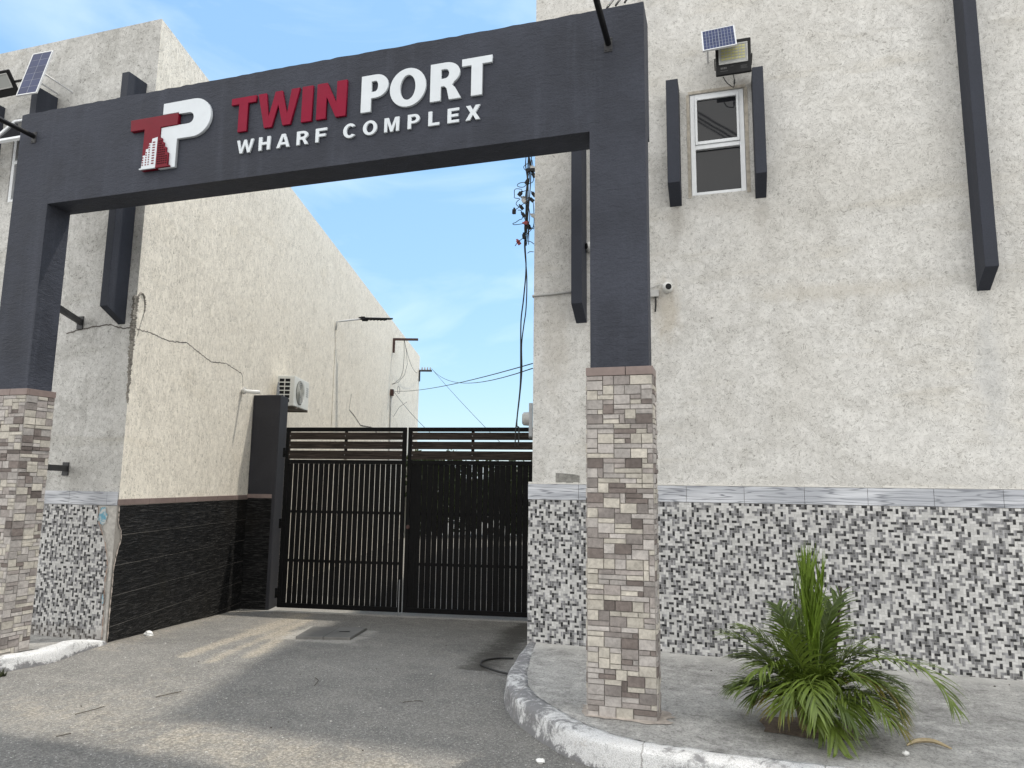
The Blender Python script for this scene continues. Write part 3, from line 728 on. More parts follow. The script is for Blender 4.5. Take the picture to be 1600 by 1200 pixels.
# slate on the alley side (bitten away at the corner)
SL = 3.49
mb = MB()
o = LC
zrow = 1.345; row = 0
while zrow > -.35:
    zl_ = zrow - .297; x = -((row * .37) % 1) * .6
    while x < SL:
        a, b = max(0, x) + .001, min(SL, x + .6) - .001; n_ = 6
        if b - a > .01:
            if a < .2:
                # cut stair of small pieces along the broken edge
                for k in range(9):
                    q0 = zl_ + .002 + (zrow - zl_ - .004) * k / 9; q1 = zl_ + .002 + (zrow - zl_ - .004) * (k + 1) / 9
                    aa = max(a, slate_min((q0 + q1) / 2) + random.uniform(-.004, .006)); mb.obox(o, AD, Z, AN, (aa, b), (q0, q1), (-.006, .006))
            else: mb.obox(o, AD, Z, AN, (a, b), (zl_ + .0012, zrow - .0012), (-.006, .006))
        x += .6
    zrow -= .3; row += 1
mb.build('slate_dado', M['slate'], lb)
mb = MB(); mb.obox(LC, AD, Z, AN, (.0, SL + .2), (-.35, 1.345), (-.006, .002)); mb.build('slate_grout', M['grout'], lb)
mb = MB(); tiles(mb, LC, AD, AN, SL, 1.347, 1.412, .6, .065, .003, 0, .010); mb.build('trim_band', M['trim'], lb, bevel=.002)
window(lb, lx0 + .003, lx1 - .003, lz0 + .002, lz1 - .002, YLW + .012, open_top=True)
fin(lb, -6.197, -6.101, 3.25, 6.0, YLW); fin(lb, -7.49, -7.395, 4.85, 6.03, YLW); fin(lb, -8.32, -8.215, 4.85, 6.03, YLW)
# cracks
mb = MB()
strip(mb, [WP(.05, 3.20, -.002), WP(.35, 3.22, -.002), WP(.75, 3.21, -.002), WP(1.2, 3.28, -.002), WP(1.9, 3.17, -.002), WP(2.4, 3.23, -.002), WP(2.95, 3.18, -.002), WP(3.0, 3.14, -.002), WP(3.05, 2.95, -.002)], .012, AN, 3)
mb.build('crack', M['crack'], lb, fixn=False); mb = MB()
strip(mb, [(-6.9, YLW - .003, 3.19), (-6.6, YLW - .003, 3.235), (-6.3, YLW - .003, 3.255), (-6.12, YLW - .003, 3.20), (-6.02, YLW - .003, 3.205)], .013, (0, -1, 0), 4)
mb.build('crack', M['crack'], lb, fixn=False); mb = MB()
strip(mb, [WP(9.75, 3.75, -.002), WP(9.6, 3.35, -.002), WP(10.2, 3.25, -.002), WP(10.9, 3.08, -.002), WP(12.2, 3.14, -.002), WP(13.5, 3.0, -.002)], .03, AN, 6)
mb.build('crack', M['crack'], lb, fixn=False)
# crumbling cement repair down the corner
mb = MB(); rnd = random.Random(6)
def lump(c, a, b, n, ra, rb_, th):
    k = 7; vs = [Vector(c) + Vector(n) * th * rnd.uniform(.6, 1.2)]
    for i in range(k):
        q = 2 * math.pi * i / k; f = rnd.uniform(.7, 1.25); vs.append(Vector(c) + Vector(a) * math.cos(q) * ra * f + Vector(b) * math.sin(q) * rb_ * f - Vector(n) * .002)
    mb.raw(vs, [(0, 1 + i, 1 + (i + 1) % k) for i in range(k)])
zz = 2.42
while zz < 3.55:
    f = (zz - 2.42) / 1.13; wd = .015 + .03 * min(1, f * 1.6)
    lump((c0.x - wd * .5 + rnd.uniform(-.01, .01), YLW, zz), (1, 0, 0), Z, (0, -1, 0), wd, .022, .012)
    lump(WP(wd * .5 + rnd.uniform(-.01, .015), zz, -.006), AD, Z, AN, wd * (.6 + .6 * f), .022, .012)
    zz += .022
for k in range(46):  # hook shaped ridge above
    q = math.pi * (-.1 + 1.2 * k / 45); p = (.10 + .085 * math.cos(q), 3.46 + .14 * math.sin(q))
    lump(WP(p[0], p[1], -.006), AD, Z, AN, .018, .02, .02)
for k in range(18): lump(WP(.19 - .006 * k, 3.44 - k * .018, -.006), AD, Z, AN, .018, .016, .014)
mb.build('crumbled_corner', M['crumble'], lb, fixn=True)
# faint old pipe trace
mb = MB(); mb.tube([WP(8.05, 2.3, .004), WP(8.05, 5.13, .0)], .008, 6); mb.tube([WP(20.6, 2.4, .0), WP(20.6, 3.2, .0)], .006, 6)
mb.build('conduit', M['stucco_alley_sunlit'], lb)

# ------------------------------------------------------------------ entrance gateway
gw = thing('entrance_gateway', 'charcoal rendered entrance gateway with two stone clad pillars spanning the lane', 'gateway', (-3.44, 4.9, 0))
ZB, ZT = 4.135, 5.078; BX0, BX1 = -6.42, -.4905
def wob(mb_obj, amp, axis_=2, thr=None):
    pass
mb = MB(); n = 90; prof = []
random.seed(21)
tops = [ZT + mnoise.noise((i * .7, 0, 5)) * .006 + random.uniform(-.004, .004) for i in range(n + 1)]
for i in range(n):
    xa = BX0 + (BX1 - BX0) * i / n; xb = BX0 + (BX1 - BX0) * (i + 1) / n
    mb.face([(xa, YP, ZB), (xb, YP, ZB), (xb, YP, tops[i + 1]), (xa, YP, tops[i])]); mb.face([(xa, 5.03, ZB), (xa, 5.03, tops[i]), (xb, 5.03, tops[i + 1]), (xb, 5.03, ZB)])
    mb.face([(xa, YP, tops[i]), (xb, YP, tops[i + 1]), (xb, 5.03, tops[i + 1]), (xa, 5.03, tops[i])]); mb.face([(xa, YP, ZB), (xa, 5.03, ZB), (xb, 5.03, ZB), (xb, YP, ZB)])
mb.face([(BX0, YP, ZB), (BX0, YP, tops[0]), (BX0, 5.03, tops[0]), (BX0, 5.03, ZB)]); mb.face([(BX1, YP, ZB), (BX1, 5.03, ZB), (BX1, 5.03, tops[-1]), (BX1, YP, tops[-1])])
mb.build('beam', M['charcoal'], gw, fixn=False)
def pillar(x0, x1, yb, base, seed):
    mb = MB(); mb.box(x0, x1, YP, yb, 2.3, ZB)
    sh = mb.build('pillar', M['charcoal'], gw)
    a0, a1, ya, yc = x0 - .022, x1 + .02, YP - .012, yb + .02
    core = MB(); core.box(a0, a1, ya, yc, base - .05, 2.345); co = core.build('stone_core', M['grout'], sh)
    st = MB(); W_ = a1 - a0; D_ = yc - ya
    stones(st, (a0, ya, 0), (1, 0, 0), (0, -1, 0), W_, base, 2.345, seed=seed)
    stones(st, (a1, ya, 0), (0, 1, 0), (1, 0, 0), D_, base, 2.345, seed=seed + 1)
    stones(st, (a0, yc, 0), (0, -1, 0), (-1, 0, 0), D_, base, 2.345, seed=seed + 2)
    stones(st, (a1, yc, 0), (-1, 0, 0), (0, 1, 0), W_, base, 2.345, seed=seed + 3)
    st.build('stone_cladding', M['stone'], sh)
    cb = MB(); g = .002; xm = a0 + W_ * .6
    cb.box(a0 - .006, xm - g, ya - .008, ya + .02, 2.347, 2.404); cb.box(xm + g, a1 + .006, ya - .008, ya + .02, 2.347, 2.404)
    cb.box(a1 - .02, a1 + .006, ya + .0205, yc + .008, 2.347, 2.404); cb.box(a0 - .006, a0 + .02, ya + .0205, yc + .008, 2.347, 2.404); cb.box(a0 + .0205, a1 - .0205, yc - .02, yc + .008, 2.347, 2.404)
    cb.build('cap_band', M['trim'], sh, bevel=.002)
    cf = MB(); cf.box(a0 + .021, a1 - .021, ya + .021, yc - .021, 2.346, 2.398); cf.build('cap_mortar', M['grout_light'], sh)
pillar(-.888, -.4905, 4.93, .15, 30)
pillar(-6.42, -5.98, 5.0, .10, 50)

# ------------------------------------------------------------------ sign lettering
def poly_mesh(outer, holes, depth, bev=.0018):
    cu_ = bpy.data.curves.new('outline', 'CURVE'); cu_.dimensions = '2D'; cu_.fill_mode = 'BOTH'; cu_.extrude = depth / 2 - bev; cu_.bevel_depth = bev; cu_.bevel_resolution = 1; cu_.offset = -bev
    for pl in [outer] + holes:
        sp = cu_.splines.new('POLY'); sp.points.add(len(pl) - 1)
        for p, q in zip(sp.points, pl): p.co = (q[0], q[1], 0, 1)
        sp.use_cyclic_u = True
    ob = bpy.data.objects.new('outline', cu_); C.objects.link(ob)
    bpy.context.view_layer.update(); dg = bpy.context.evaluated_depsgraph_get()
    me = bpy.data.meshes.new_from_object(ob.evaluated_get(dg)); bpy.data.objects.remove(ob); bpy.data.curves.remove(cu_)
    return me
def sign_mesh(name, outer, holes, yback, depth, mat, parent):
    me = poly_mesh(outer, holes, depth); me.name = name
    for v in me.vertices:
        x, y, z = v.co; v.co = (x, yback - depth / 2 - z, y)
    me.materials.clear(); me.materials.append(mat)
    o = bpy.data.objects.new(name, me); C.objects.link(o)
    if parent: o.parent = parent; o.matrix_parent_inverse = Matrix.Translation(-abs_loc(parent))
    return o
def arc(cx, cy, rx, ry, a0, a1, n=14): return [(cx + rx * math.cos(R(a0 + (a1 - a0) * i / n)), cy + ry * math.sin(R(a0 + (a1 - a0) * i / n))) for i in range(n + 1)]
def glyph(ch, s=.27, wd=1.0):
    # unit square outlines, s = stem width as a share of the letter's width wd (height 1)
    w_ = wd; t = s; h = .19 if s > .2 else .2
    if ch == 'T': c = w_ / 2; return [(0, 1), (w_, 1), (w_, 1 - h), (c + t / 2, 1 - h), (c + t / 2, 0), (c - t / 2, 0), (c - t / 2, 1 - h), (0, 1 - h)], []
    if ch == 'I': return [(0, 0), (w_, 0), (w_, 1), (0, 1)], []
    if ch == 'N': return [(0, 0), (t, 0), (t, .60), (w_ - t * 1.02, 0), (w_, 0), (w_, 1), (w_ - t, 1), (w_ - t, .40), (t * 1.02, 1), (0, 1)], []
    if ch == 'W':
        k = t * .86; m_ = w_ / 2; b = w_ * .265
        return [(0, 1), (k, 1), (b + .015, .30), (m_ - k * .42, 1), (m_ + k * .42, 1), (w_ - b - .015, .30), (w_ - k, 1), (w_, 1), (w_ - b + k * .42, 0), (w_ - b - k * .55, 0), (m_, .62), (b + k * .55, 0), (b - k * .42, 0)], []
    if ch == 'H': return [(0, 0), (t, 0), (t, .41), (w_ - t, .41), (w_ - t, 0), (w_, 0), (w_, 1), (w_ - t, 1), (w_ - t, .60), (t, .60), (t, 1), (0, 1)], []
    if ch == 'E': return [(0, 0), (w_, 0), (w_, .19), (t, .19), (t, .41), (w_ * .93, .41), (w_ * .93, .59), (t, .59), (t, .81), (w_, .81), (w_, 1), (0, 1)], []
    if ch == 'F': return [(0, 0), (t, 0), (t, .39), (w_ * .9, .39), (w_ * .9, .58), (t, .58), (t, .81), (w_, .81), (w_, 1), (0, 1)], []
    if ch == 'L': return [(0, 0), (w_, 0), (w_, .19), (t, .19), (t, 1), (0, 1)], []
    if ch == 'X':
        k = t * 1.2; m_ = w_ / 2
        return [(0, 0), (k, 0), (m_, .34), (w_ - k, 0), (w_, 0), (m_ + k * .58, .51), (w_ - .02, 1), (w_ - k - .02, 1), (m_, .68), (k + .02, 1), (.02, 1), (m_ - k * .58, .51)], []
    if ch == 'A':
        m_ = w_ / 2; k = t * .55
        return [(0, 0), (t * 1.05, 0), (t * 1.05 + w_ * .06, .21), (w_ - t * 1.05 - w_ * .06, .21), (w_ - t * 1.05, 0), (w_, 0), (m_ + k, 1), (m_ - k, 1)], [[(m_ - w_ * .15, .39), (m_ + w_ * .15, .39), (m_, .78)]]
    if ch == 'M':
        m_ = w_ / 2; t2 = t * .88
        return [(0, 0), (t2, 0), (t2, .66), (m_ - t2 * .42, 0), (m_ + t2 * .42, 0), (w_ - t2, .66), (w_ - t2, 0), (w_, 0), (w_, 1), (w_ - t2 * 1.35, 1), (m_, .36), (t2 * 1.35, 1), (0, 1)], []
    if ch in 'PR':
        top, bot = 1.0, .36 if ch == 'P' else .40; ry = (top - bot) / 2; cy = (top + bot) / 2; rx = w_ * .46; cx = w_ * (1 if ch == 'P' else .95) - rx
        bowl = arc(cx, cy, rx, ry, 90, -90)
        hole = [(t, cy + ry - .18), (t, cy - ry + .17)] + arc(cx - .02, cy, rx - t + .02, ry - .175, -90, 90)
        if ch == 'P': out_ = [(0, 0), (0, 1)] + bowl + [(t, bot), (t, 0)]
        else: out_ = [(0, 0), (0, 1)] + bowl[:-3] + [(w_ * .70, .385), (w_ * .80, .30), (w_, 0), (w_ - t * 1.12, 0), (w_ * .53, .30), (w_ * .45, .37), (t, .37), (t, 0)]
        return out_, [hole]
    if ch == 'O': return arc(w_ / 2, .5, w_ / 2, .52, 0, 360, 40)[:-1], [arc(w_ / 2, .5, w_ / 2 - t, .52 - .185, 360, 0, 32)[:-1]]
    if ch == 'C':
        o_ = arc(w_ / 2, .5, w_ / 2, .52, 38, 322, 30); i_ = arc(w_ / 2, .5, w_ / 2 - t, .52 - .19, 312, 48, 24); return o_ + i_, []
sg = thing('sign_lettering', 'raised red and white letters reading TWIN PORT WHARF COMPLEX on the charcoal beam', 'sign', (-2.8, YP, 4.6))
def put(ch, x0, x1, z0, z1, mat, dep, s):
    wd = (x1 - x0) / (z1 - z0); out_, holes = glyph(ch, s, wd); k = z1 - z0
    f = lambda pl: [(x0 + p[0] * k, z0 + p[1] * k) for p in pl]
    sign_mesh('letter', f(out_), [f(h) for h in holes], YP - .001, dep, mat, sg)
DP = .022
for ch, a, b, mat in (('T', -3.987, -3.741, 'letter_red'), ('W', -3.720, -3.318, 'letter_red'), ('I', -3.291, -3.192, 'letter_red'), ('N', -3.150, -2.876, 'letter_red'), ('P', -2.742, -2.503, 'letter_white'), ('O', -2.488, -2.176, 'letter_white'), ('R', -2.140, -1.880, 'letter_white'), ('T', -1.878, -1.632, 'letter_white')):
    put(ch, a, b, 4.541, 4.854, M[mat], DP, .29)
for ch, a, b in (('W', -3.908, -3.742), ('H', -3.69, -3.579), ('A', -3.516, -3.388), ('R', -3.324, -3.212), ('F', -3.147, -3.044), ('C', -2.893, -2.773), ('O', -2.716, -2.591), ('M', -2.527, -2.398), ('P', -2.325, -2.222), ('L', -2.15, -2.057), ('E', -1.99, -1.895), ('X', -1.842, -1.722)):
    put(ch, a, b, 4.346, 4.465, M['letter_white'], .018, .26)

# ------------------------------------------------------------------ emblem
em = thing('sign_emblem', 'raised TP emblem with red T white P and a stepped tower on the charcoal beam', 'emblem', (-4.62, YP, 4.3))
pout = [(-4.704, 4.813), (-4.704, 4.916), (-4.40, 4.918)] + arc(-4.375, 4.741, .185, .177, 86, -90, 22) + [(-4.530, 4.566), (-4.530, 4.306), (-4.708, 4.306), (-4.708, 4.689), (-4.530, 4.693), (-4.44, 4.693)] + arc(-4.420, 4.745, .05, .051, -90, 90, 12) + [(-4.532, 4.797), (-4.532, 4.813)]
sign_mesh('letter', pout, [], YP - .001, .028, M['letter_white'], em)
tout = [(-5.047, 4.803), (-4.530, 4.803), (-4.530, 4.694), (-4.709, 4.694), (-4.709, 4.309), (-4.886, 4.309), (-4.886, 4.697), (-5.041, 4.697)]
sign_mesh('letter', tout, [], YP - .001, .036, M['emblem_red'], em)
tw = sign_mesh('tower', [(-4.878, 4.322), (-4.868, 4.44), (-4.842, 4.441), (-4.838, 4.497), (-4.812, 4.499), (-4.809, 4.548), (-4.782, 4.550), (-4.779, 4.588), (-4.722, 4.598), (-4.722, 4.322)], [], YP - .037, .012, M['letter_white'], em)
sign_mesh('tower', [(-4.7215, 4.322), (-4.7215, 4.598), (-4.680, 4.586), (-4.676, 4.581), (-4.672, 4.545), (-4.650, 4.540), (-4.648, 4.500), (-4.622, 4.493), (-4.620, 4.445), (-4.597, 4.440), (-4.592, 4.322)], [], YP - .030, .018, M['emblem_red'], em)
sign_mesh('tower_base', [(-4.894, 4.309), (-4.894, 4.3215), (-4.72, 4.3215), (-4.72, 4.3085)], [], YP - .037, .016, M['letter_white'], em)
sign_mesh('tower_base', [(-4.7195, 4.3085), (-4.7195, 4.3215), (-4.572, 4.3215), (-4.572, 4.309)], [], YP - .030, .02, M['emblem_red'], em)
mb = MB()
cols = [(-4.862, 4.42), (-4.829, 4.475), (-4.800, 4.53)]
for cx, zt in cols:
    z_ = 4.345
    while z_ < zt: mb.box(cx - .007, cx + .005, YP - .0505, YP - .049, z_, z_ + .012); z_ += .0225
z_ = 4.35
while z_ < 4.57: mb.box(-4.768, -4.742, YP - .0505, YP - .049, z_, z_ + .0115); z_ += .0245
mb.build('tower_window', M['emblem_red'], em)
mb = MB()
for cx, zt in ((-4.700, 4.56), (-4.680, 4.55), (-4.658, 4.51), (-4.636, 4.47), (-4.612, 4.42)):
    z_ = 4.34
    while z_ < zt: mb.box(cx - .0075, cx + .0075, YP - .0500, YP - .0484, z_, z_ + .010); z_ += .021
mb.build('tower_window', simple('emblem_dark_red', lin(45, 6, 14), .6, spec=.1), em)

# ------------------------------------------------------------------ arms on the beam
def arm(x, z, L, label):
    t = thing('sign_lamp_arm', label, 'bracket arm', (x, YP, z), 'black tube arms bolted to the beam')
    mb = MB(); mb.box(x - .03, x + .03, YP - .006, YP, z - .065, z + .045); mb.build('base_plate', M['steel_grey'], t, bevel=.002)
    mb = MB(); mb.tube([(x, YP - .006, z), (x, YP - L, z)], .022, 12); mb.build('arm_tube', M['black_metal'], t, smooth=False)
    mb = MB()
    for dz in (-.05, .035):
        for dx in (-.02, .02): mb.disc((x + dx, YP - .006, z + dz), (1, 0, 0), (0, 0, 1), .006, 6, .006, (0, -1, 0))
    mb.build('bolt', M['steel_grey'], t)
arm(-.748, 4.795, .95, 'black tube arm bolted near the right end of the charcoal beam')
arm(-6.235, 4.832, .95, 'black tube arm bolted near the left end of the charcoal beam')

# ------------------------------------------------------------------ brackets tying left pillar to left building
def tie(x0, x1, z, label):
    t = thing('tie_bracket', label, 'bracket', (x1, YLW, z), 'steel tie brackets behind the left pillar')
    mb = MB(); mb.obox((-6.18, 5.0, z), (Vector((x1 + .03, YLW - .02, z)) - Vector((-6.18, 5.0, z))).normalized(), (0, 0, 1), (.45, .89, 0), (0, 1.05), (-.03, .03), (-.02, .02)); o_ = mb.build('tie_bar', M['steel_grey'], t)
    mb = MB(); mb.box(x1 - .03, x1 + .05, YLW - .014, YLW - .001, z - .075, z + .065); mb.build('wall_plate', M['steel_grey'], t)
tie(-6.4, -6.72, 3.30, 'upper grey steel tie bracket between left pillar and building')
tie(-6.4, -6.72, 1.72, 'lower grey steel tie bracket between left pillar and building')

# ------------------------------------------------------------------ gate post
PA = Vector((-6.947, 9.201, 0))
gp = thing('gate_post', 'dark grey square gate post with slate clad foot beside the alley wall', 'post', PA)
pw = .446; pd = .36
mb = MB(); mb.obox(PA, GD, Z, AD, (0, pw), (-.3, 2.925), (0, pd)); mb.build('post', M['post_paint'], gp, bevel=.008)
mb = MB(); tiles(mb, PA, GD, GNn, pw - .05, -.3, 1.362, .62, .3, .004, .0, .006); mb.build('slate_dado', M['slate'], gp)
mb = MB(); tiles(mb, PA, GD, GNn, pw - .05, 1.364, 1.427, .62, .063, .003, 0, .010); mb.build('trim_band', M['trim'], gp, bevel=.002)
# stub of white pipe and a rod by the post
pb = thing('pipe_stub', 'short white capped pipe sticking out of the wall above the gate post', 'pipe', WP(3.2, 2.9))
mb = MB(); a = WP(3.0, 2.93, -.01); mb.tube([a, a + AN * .10 - Z * .01, a + AN * .27 - Z * .02], .028, 12); mb.build('pipe', M['plastic_white'], pb, smooth=True)
mb = MB(); mb.tube([WP(3.0, 2.93, .02), WP(3.0, 2.93, .05)], .05, 12); mb.build('collar', M['grout_light'], pb)
rd = MB(); p = PA + GD * .30 + AD * .25; rd.tube([p + Z * 2.9, p + Z * 3.06 , p + Z * 3.16], [.025, .022, .012], 8); ro = rd.build('steel_stub', M['galv']); tag(ro, 'short grey steel stub standing on top of the gate post', 'stub')

# ------------------------------------------------------------------ gate leaves
G0 = Vector((-6.40, 9.275, 0))
def leaf(u0, u1, label, hinge_side, seed, full):
    z0, z1 = -.20, 2.426; g = thing('gate_leaf', label, 'gate', G0 + GD * ((u0 + u1) / 2) + Z * z0, 'leaves of the black double gate')
    O = G0; rnd = random.Random(seed); mb = MB(); t = .05
    B = lambda m_, a, b, c, d, y0=-.025, y1=.025: m_.obox(O, GD, Z, GNn, (a, b), (c, d), (y0, y1))
    B(mb, u0, u0 + .055, z0, z1); B(mb, u1 - .055, u1, z0, z1); B(mb, u0 + .055, u1 - .055, z1 - .06, z1); B(mb, u0 + .055, u1 - .055, z0, z0 + .065); B(mb, u0 + .055, u1 - .055, 1.885, 1.945)
    mb.build('frame', M['gate_black'], g, bevel=.003)
    mb = MB()
    for z in (1.18, .47): B(mb, u0 + .055, u1 - .055, z - .02, z + .02, -.022, -.002)
    mb.build('rail', M['gate_black'], g)
    mb = MB(); um = (u0 + u1) / 2
    for k, (a, b) in enumerate(((2.245, 2.352), (2.108, 2.218), (1.955, 2.082))): B(mb, u0 + .03, u1 - .03, a, b, -.004 + k * .001, .022 + k * .001)
    mb.build('plank_panel', M['wood'], g, bevel=.002)
    mb = MB(); B(mb, um - .022, um + .022, 1.95, 2.365, -.024, -.006); mb.build('mid_stile', M['gate_black'], g)
    mb = MB()
    for u_ in (u0 + .07, um, u1 - .07):
        for z in (2.30, 2.16, 2.02): mb.disc(O + GD * u_ + Z * z + GNn * .024, GD, Z, .006, 6, .004, GNn)
    mb.build('screw', M['galv'], g)
    mb = MB(); n = 22; pit = (u1 - u0 - .12) / n
    for k in range(n):
        a = u0 + .06 + k * pit + rnd.uniform(-.001, .001); gap = rnd.uniform(.0075, .0105) if not full else rnd.choice((.003, .004, .006, .008, .009))
        B(mb, a, a + pit - gap, z0 + .066, 1.884, .0, .007)
    mb.build('slat_panel', M['gate_black'], g)
    mb = MB()
    for z in (.0, 1.0, 2.05):
        uh = u0 - .03 if hinge_side < 0 else u1 + .03
        mb.tube([O + GD * uh + Z * (z - .07), O + GD * uh + Z * (z + .07)], .018, 8); B(mb, min(uh, uh - hinge_side * .07), max(uh, uh - hinge_side * .07), z - .03, z + .03, .02, .034)
    mb.build('hinge', M['gate_black'], g)
    return g
l1 = leaf(.03, 1.905, 'left leaf of the black slatted double gate, bright gaps between its slats', -1, 1, False)
l2 = leaf(1.935, 3.86, 'right leaf of the black slatted double gate with a round lock hole', 1, 2, True)
mb = MB(); p = G0 + GD * 1.975 + Z * .99 + GNn * .026; mb.disc(p, GD, Z, .032, 16, .02, GNn, .024); mb.build('lock', M['rust'], l2)
mb = MB(); p = G0 + GD * 1.88 + GNn * .035; mb.tube([p + Z * -.255, p + Z * .25], .009, 8); mb.build('drop_bolt', M['galv'], l1)

# ------------------------------------------------------------------ air conditioner
ac = thing('air_conditioner', 'white outdoor air conditioner unit hanging on the alley wall above the gate', 'air conditioner', WP(4.2, 2.85))
s0, s1, o0, o1, za, zb_ = 4.21, 5.02, .10, .385, 2.845, 3.345
AXB = lambda m_, a, b, c, d, e_, f: m_.obox(LC, AD, Z, AN, (a, b), (c, d), (e_, f))
mb = MB(); AXB(mb, s0, s1, za, zb_, o0, o1); mb.build('casing', M['ac_white'], ac, bevel=.012)
mb = MB()
for r in range(6):
    for q in range(2):
        a = o0 + .035 + q * .095; z = za + .06 + r * .068; AXB(mb, s0 - .002, s0 + .01, z, z + .05, a, a + .08)
mb.build('side_grille', M['black_metal'], ac)
mb = MB(); c = WP(s0 + .30, (za + zb_) / 2, o1); mb.disc(c - AN * .002, AD, Z, .205, 32, .006, AN); fg = mb.build('fan_opening', simple('fan_dark', (.12, .12, .11), .6), ac)
mb = MB()
for k in range(3):
    q = 2 * math.pi * k / 3 + .4; pts = []
    for j in range(9):
        f = j / 8; rr = .05 + .145 * f; pts.append((rr, q + .35 * f)); 
    vs = []
    for rr, th in pts:
        for d, h_ in ((-.42, .012), (.42, .004)):
            vs.append(c + AD * math.cos(th + d) * rr + Z * math.sin(th + d) * rr + AN * h_)
    mb.raw(vs, [(2 * i, 2 * i + 1, 2 * i + 3, 2 * i + 2) for i in range(8)])
mb.disc(c + AN * .004, AD, Z, .05, 20, .012, AN); mb.build('fan', simple('fan_grey', (.34, .34, .31), .5), ac, fixn=False)
mb = MB()
for rr in (.06, .09, .12, .15, .18, .208):
    mb.tube([c + AN * .02 + AD * math.cos(2 * math.pi * k / 32) * rr + Z * math.sin(2 * math.pi * k / 32) * rr for k in range(33)], .0022, 4, caps=False)
mb.build('fan_guard', M['ac_white'], ac)
mb = MB()
for k in range(5): AXB(mb, s0 + .66, s0 + .76, zb_ - .13 - k * .035, zb_ - .118 - k * .035, o1 - .002, o1 + .003)
mb.build('vent_slot', simple('slot_grey', (.25, .25, .25), .6), ac)
mb = MB()
for s_ in (s0 + .1, s1 - .1):
    AXB(mb, s_ - .02, s_ + .02, za - .035, za - .001, 0, o1 + .02); AXB(mb, s_ - .02, s_ + .02, za - .4, za - .036, 0, .03)
AXB(mb, s0 + .02, s1 - .02, za - .02, za - .0015, o0 + .02, o1 - .02)
mb.build('bracket', simple('bracket_brown', (.10, .085, .07), .8, var=.3), ac)

# ------------------------------------------------------------------ wall lamp, brackets, wires in the alley
wl = thing('street_lamp', 'black bar lamp on a thin pipe arm fixed high on the alley wall', 'lamp', WP(8.05, 5.14))
mb = MB(); mb.tube([WP(7.98, 4.95, .02), WP(7.98, 5.13, .03), WP(8.05, 5.16, .10), WP(8.62, 5.35, .42)], .020, 8); mb.build('pipe_arm', M['pvc'], wl, smooth=True)
la = WP(8.60, 5.35, .40); lbn = WP(9.27, 5.50, 1.0); dv = (lbn - la).normalized()
sd = dv.cross(Z).normalized(); mb = MB(); mb.obox(la, dv, sd, sd.cross(dv), (0, (lbn - la).length), (-.06, .06), (-.008, .028)); mb.build('lamp_head', M['black_metal'], wl, bevel=.01)
mb = MB()
for k in range(7): mb.obox(la, dv, sd, sd.cross(dv), (.1 + k * .1, .13 + k * .1), (-.05, .05), (-.03, -.009))
mb.build('heat_sink', M['black_metal'], wl)
mb = MB(); L_ = (lbn - la).length; mb.obox(la, dv, sd, sd.cross(dv), (0, .09), (-.065, .065), (-.02, .045)); mb.obox(la, dv, sd, sd.cross(dv), (.06, .2), (-.02, .02), (-.055, -.01)); mb.build('knuckle', M['black_metal'], wl)

def px_wall(*a): return WP(*a)
bb = thing('wire_bracket', 'rusty brown L shaped wire bracket on the alley wall with wires hanging from it', 'bracket', WP(12.4, 5.55, .0))
# corner of the L: on the wall where the pixel ray meets it, the arm runs out level from the wall
S1 = 15.05; bz = 6.17
mb = MB(); mb.obox(LC, AD, Z, AN, (S1 - .035, S1 + .035), (bz - .40, bz), (0, .06)); mb.build('upright', M['rust'], bb)
mb = MB(); mb.obox(LC, AD, Z, AN, (S1 - .035, S1 + .035), (bz + .001, bz + .07), (0, .80)); mb.build('arm', M['rust'], bb)
be = thing('wire_bracket', 'dark wire bracket with insulators at the far end of the alley wall', 'bracket', WP(21.1, 6.0))
mb = MB(); mb.obox(LC, AD, Z, AN, (21.0, 21.08), (5.72, 6.12), (0, .05)); mb.build('upright', M['steel_grey'], be)
mb = MB(); mb.obox(LC, AD, Z, AN, (21.0, 21.08), (6.121, 6.19), (0, .52)); mb.build('arm', M['steel_grey'], be)
mb = MB()
for k in range(4): p = WP(21.04, 6.19, .12 + k * .11); mb.disc(p, AD, AN, .03, 10, .11, Z, .018)
mb.build('insulator', M['insulator'], be)
cl = thing('wire_clamp', 'small rusty wire clamp with a down pipe on the alley wall', 'clamp', WP(14.9, 4.4))
mb = MB(); mb.obox(WP(14.9, 4.36), AD, Z, AN, (-.06, .06), (0, .20), (0, .10)); mb.build('clamp', M['rust'], cl)
mb = MB(); mb.tube([WP(14.9, 4.38, .03), WP(14.9, 3.9, .025), WP(14.88, 3.0, .025), WP(14.86, 2.2, .025)], .022, 6); mb.build('down_pipe', M['pvc'], cl, smooth=True)
def sag(a, b, s, n=18):
    a, b = Vector(a), Vector(b); return [a.lerp(b, i / n) - Z * (s * 4 * (i / n) * (1 - i / n)) for i in range(n + 1)]
def wire(pts, r, label, mat='rubber', group='overhead wires across the alley'):
    mb = MB(); mb.tube(pts, r * .6, 6); o = mb.build('wire', M[mat], smooth=True); tag(o, label, 'wire', group); return o
e1 = WP(21.04, 6.25, .5); e2 = WP(14.9, 4.5, .1); RTc = Vector((-2.24, 8.2, 2.98))
wire(sag(e1, RTc + Z * .03, .36), .011, 'thin sagging wire from the far insulator bracket to the right building')
wire(sag(e2, RTc + Vector((0, 0, .09)), .10), .011, 'thin wire from the rusty clamp rising to the right building')
wire(sag(e1, (-5.4, 17.0, 2.6), .05), .011, 'thin wire slanting down from the far insulator bracket behind the gate')
wire(sag(e2, (-6.3, 15.0, 2.6), .08), .010, 'thin wire slanting down from the rusty clamp behind the gate')
bt = WP(S1, 6.2, .35)
wire(sag(bt, WP(21.04, 6.2, .12), .5), .012, 'slack wire from the brown bracket to the far insulator bracket')
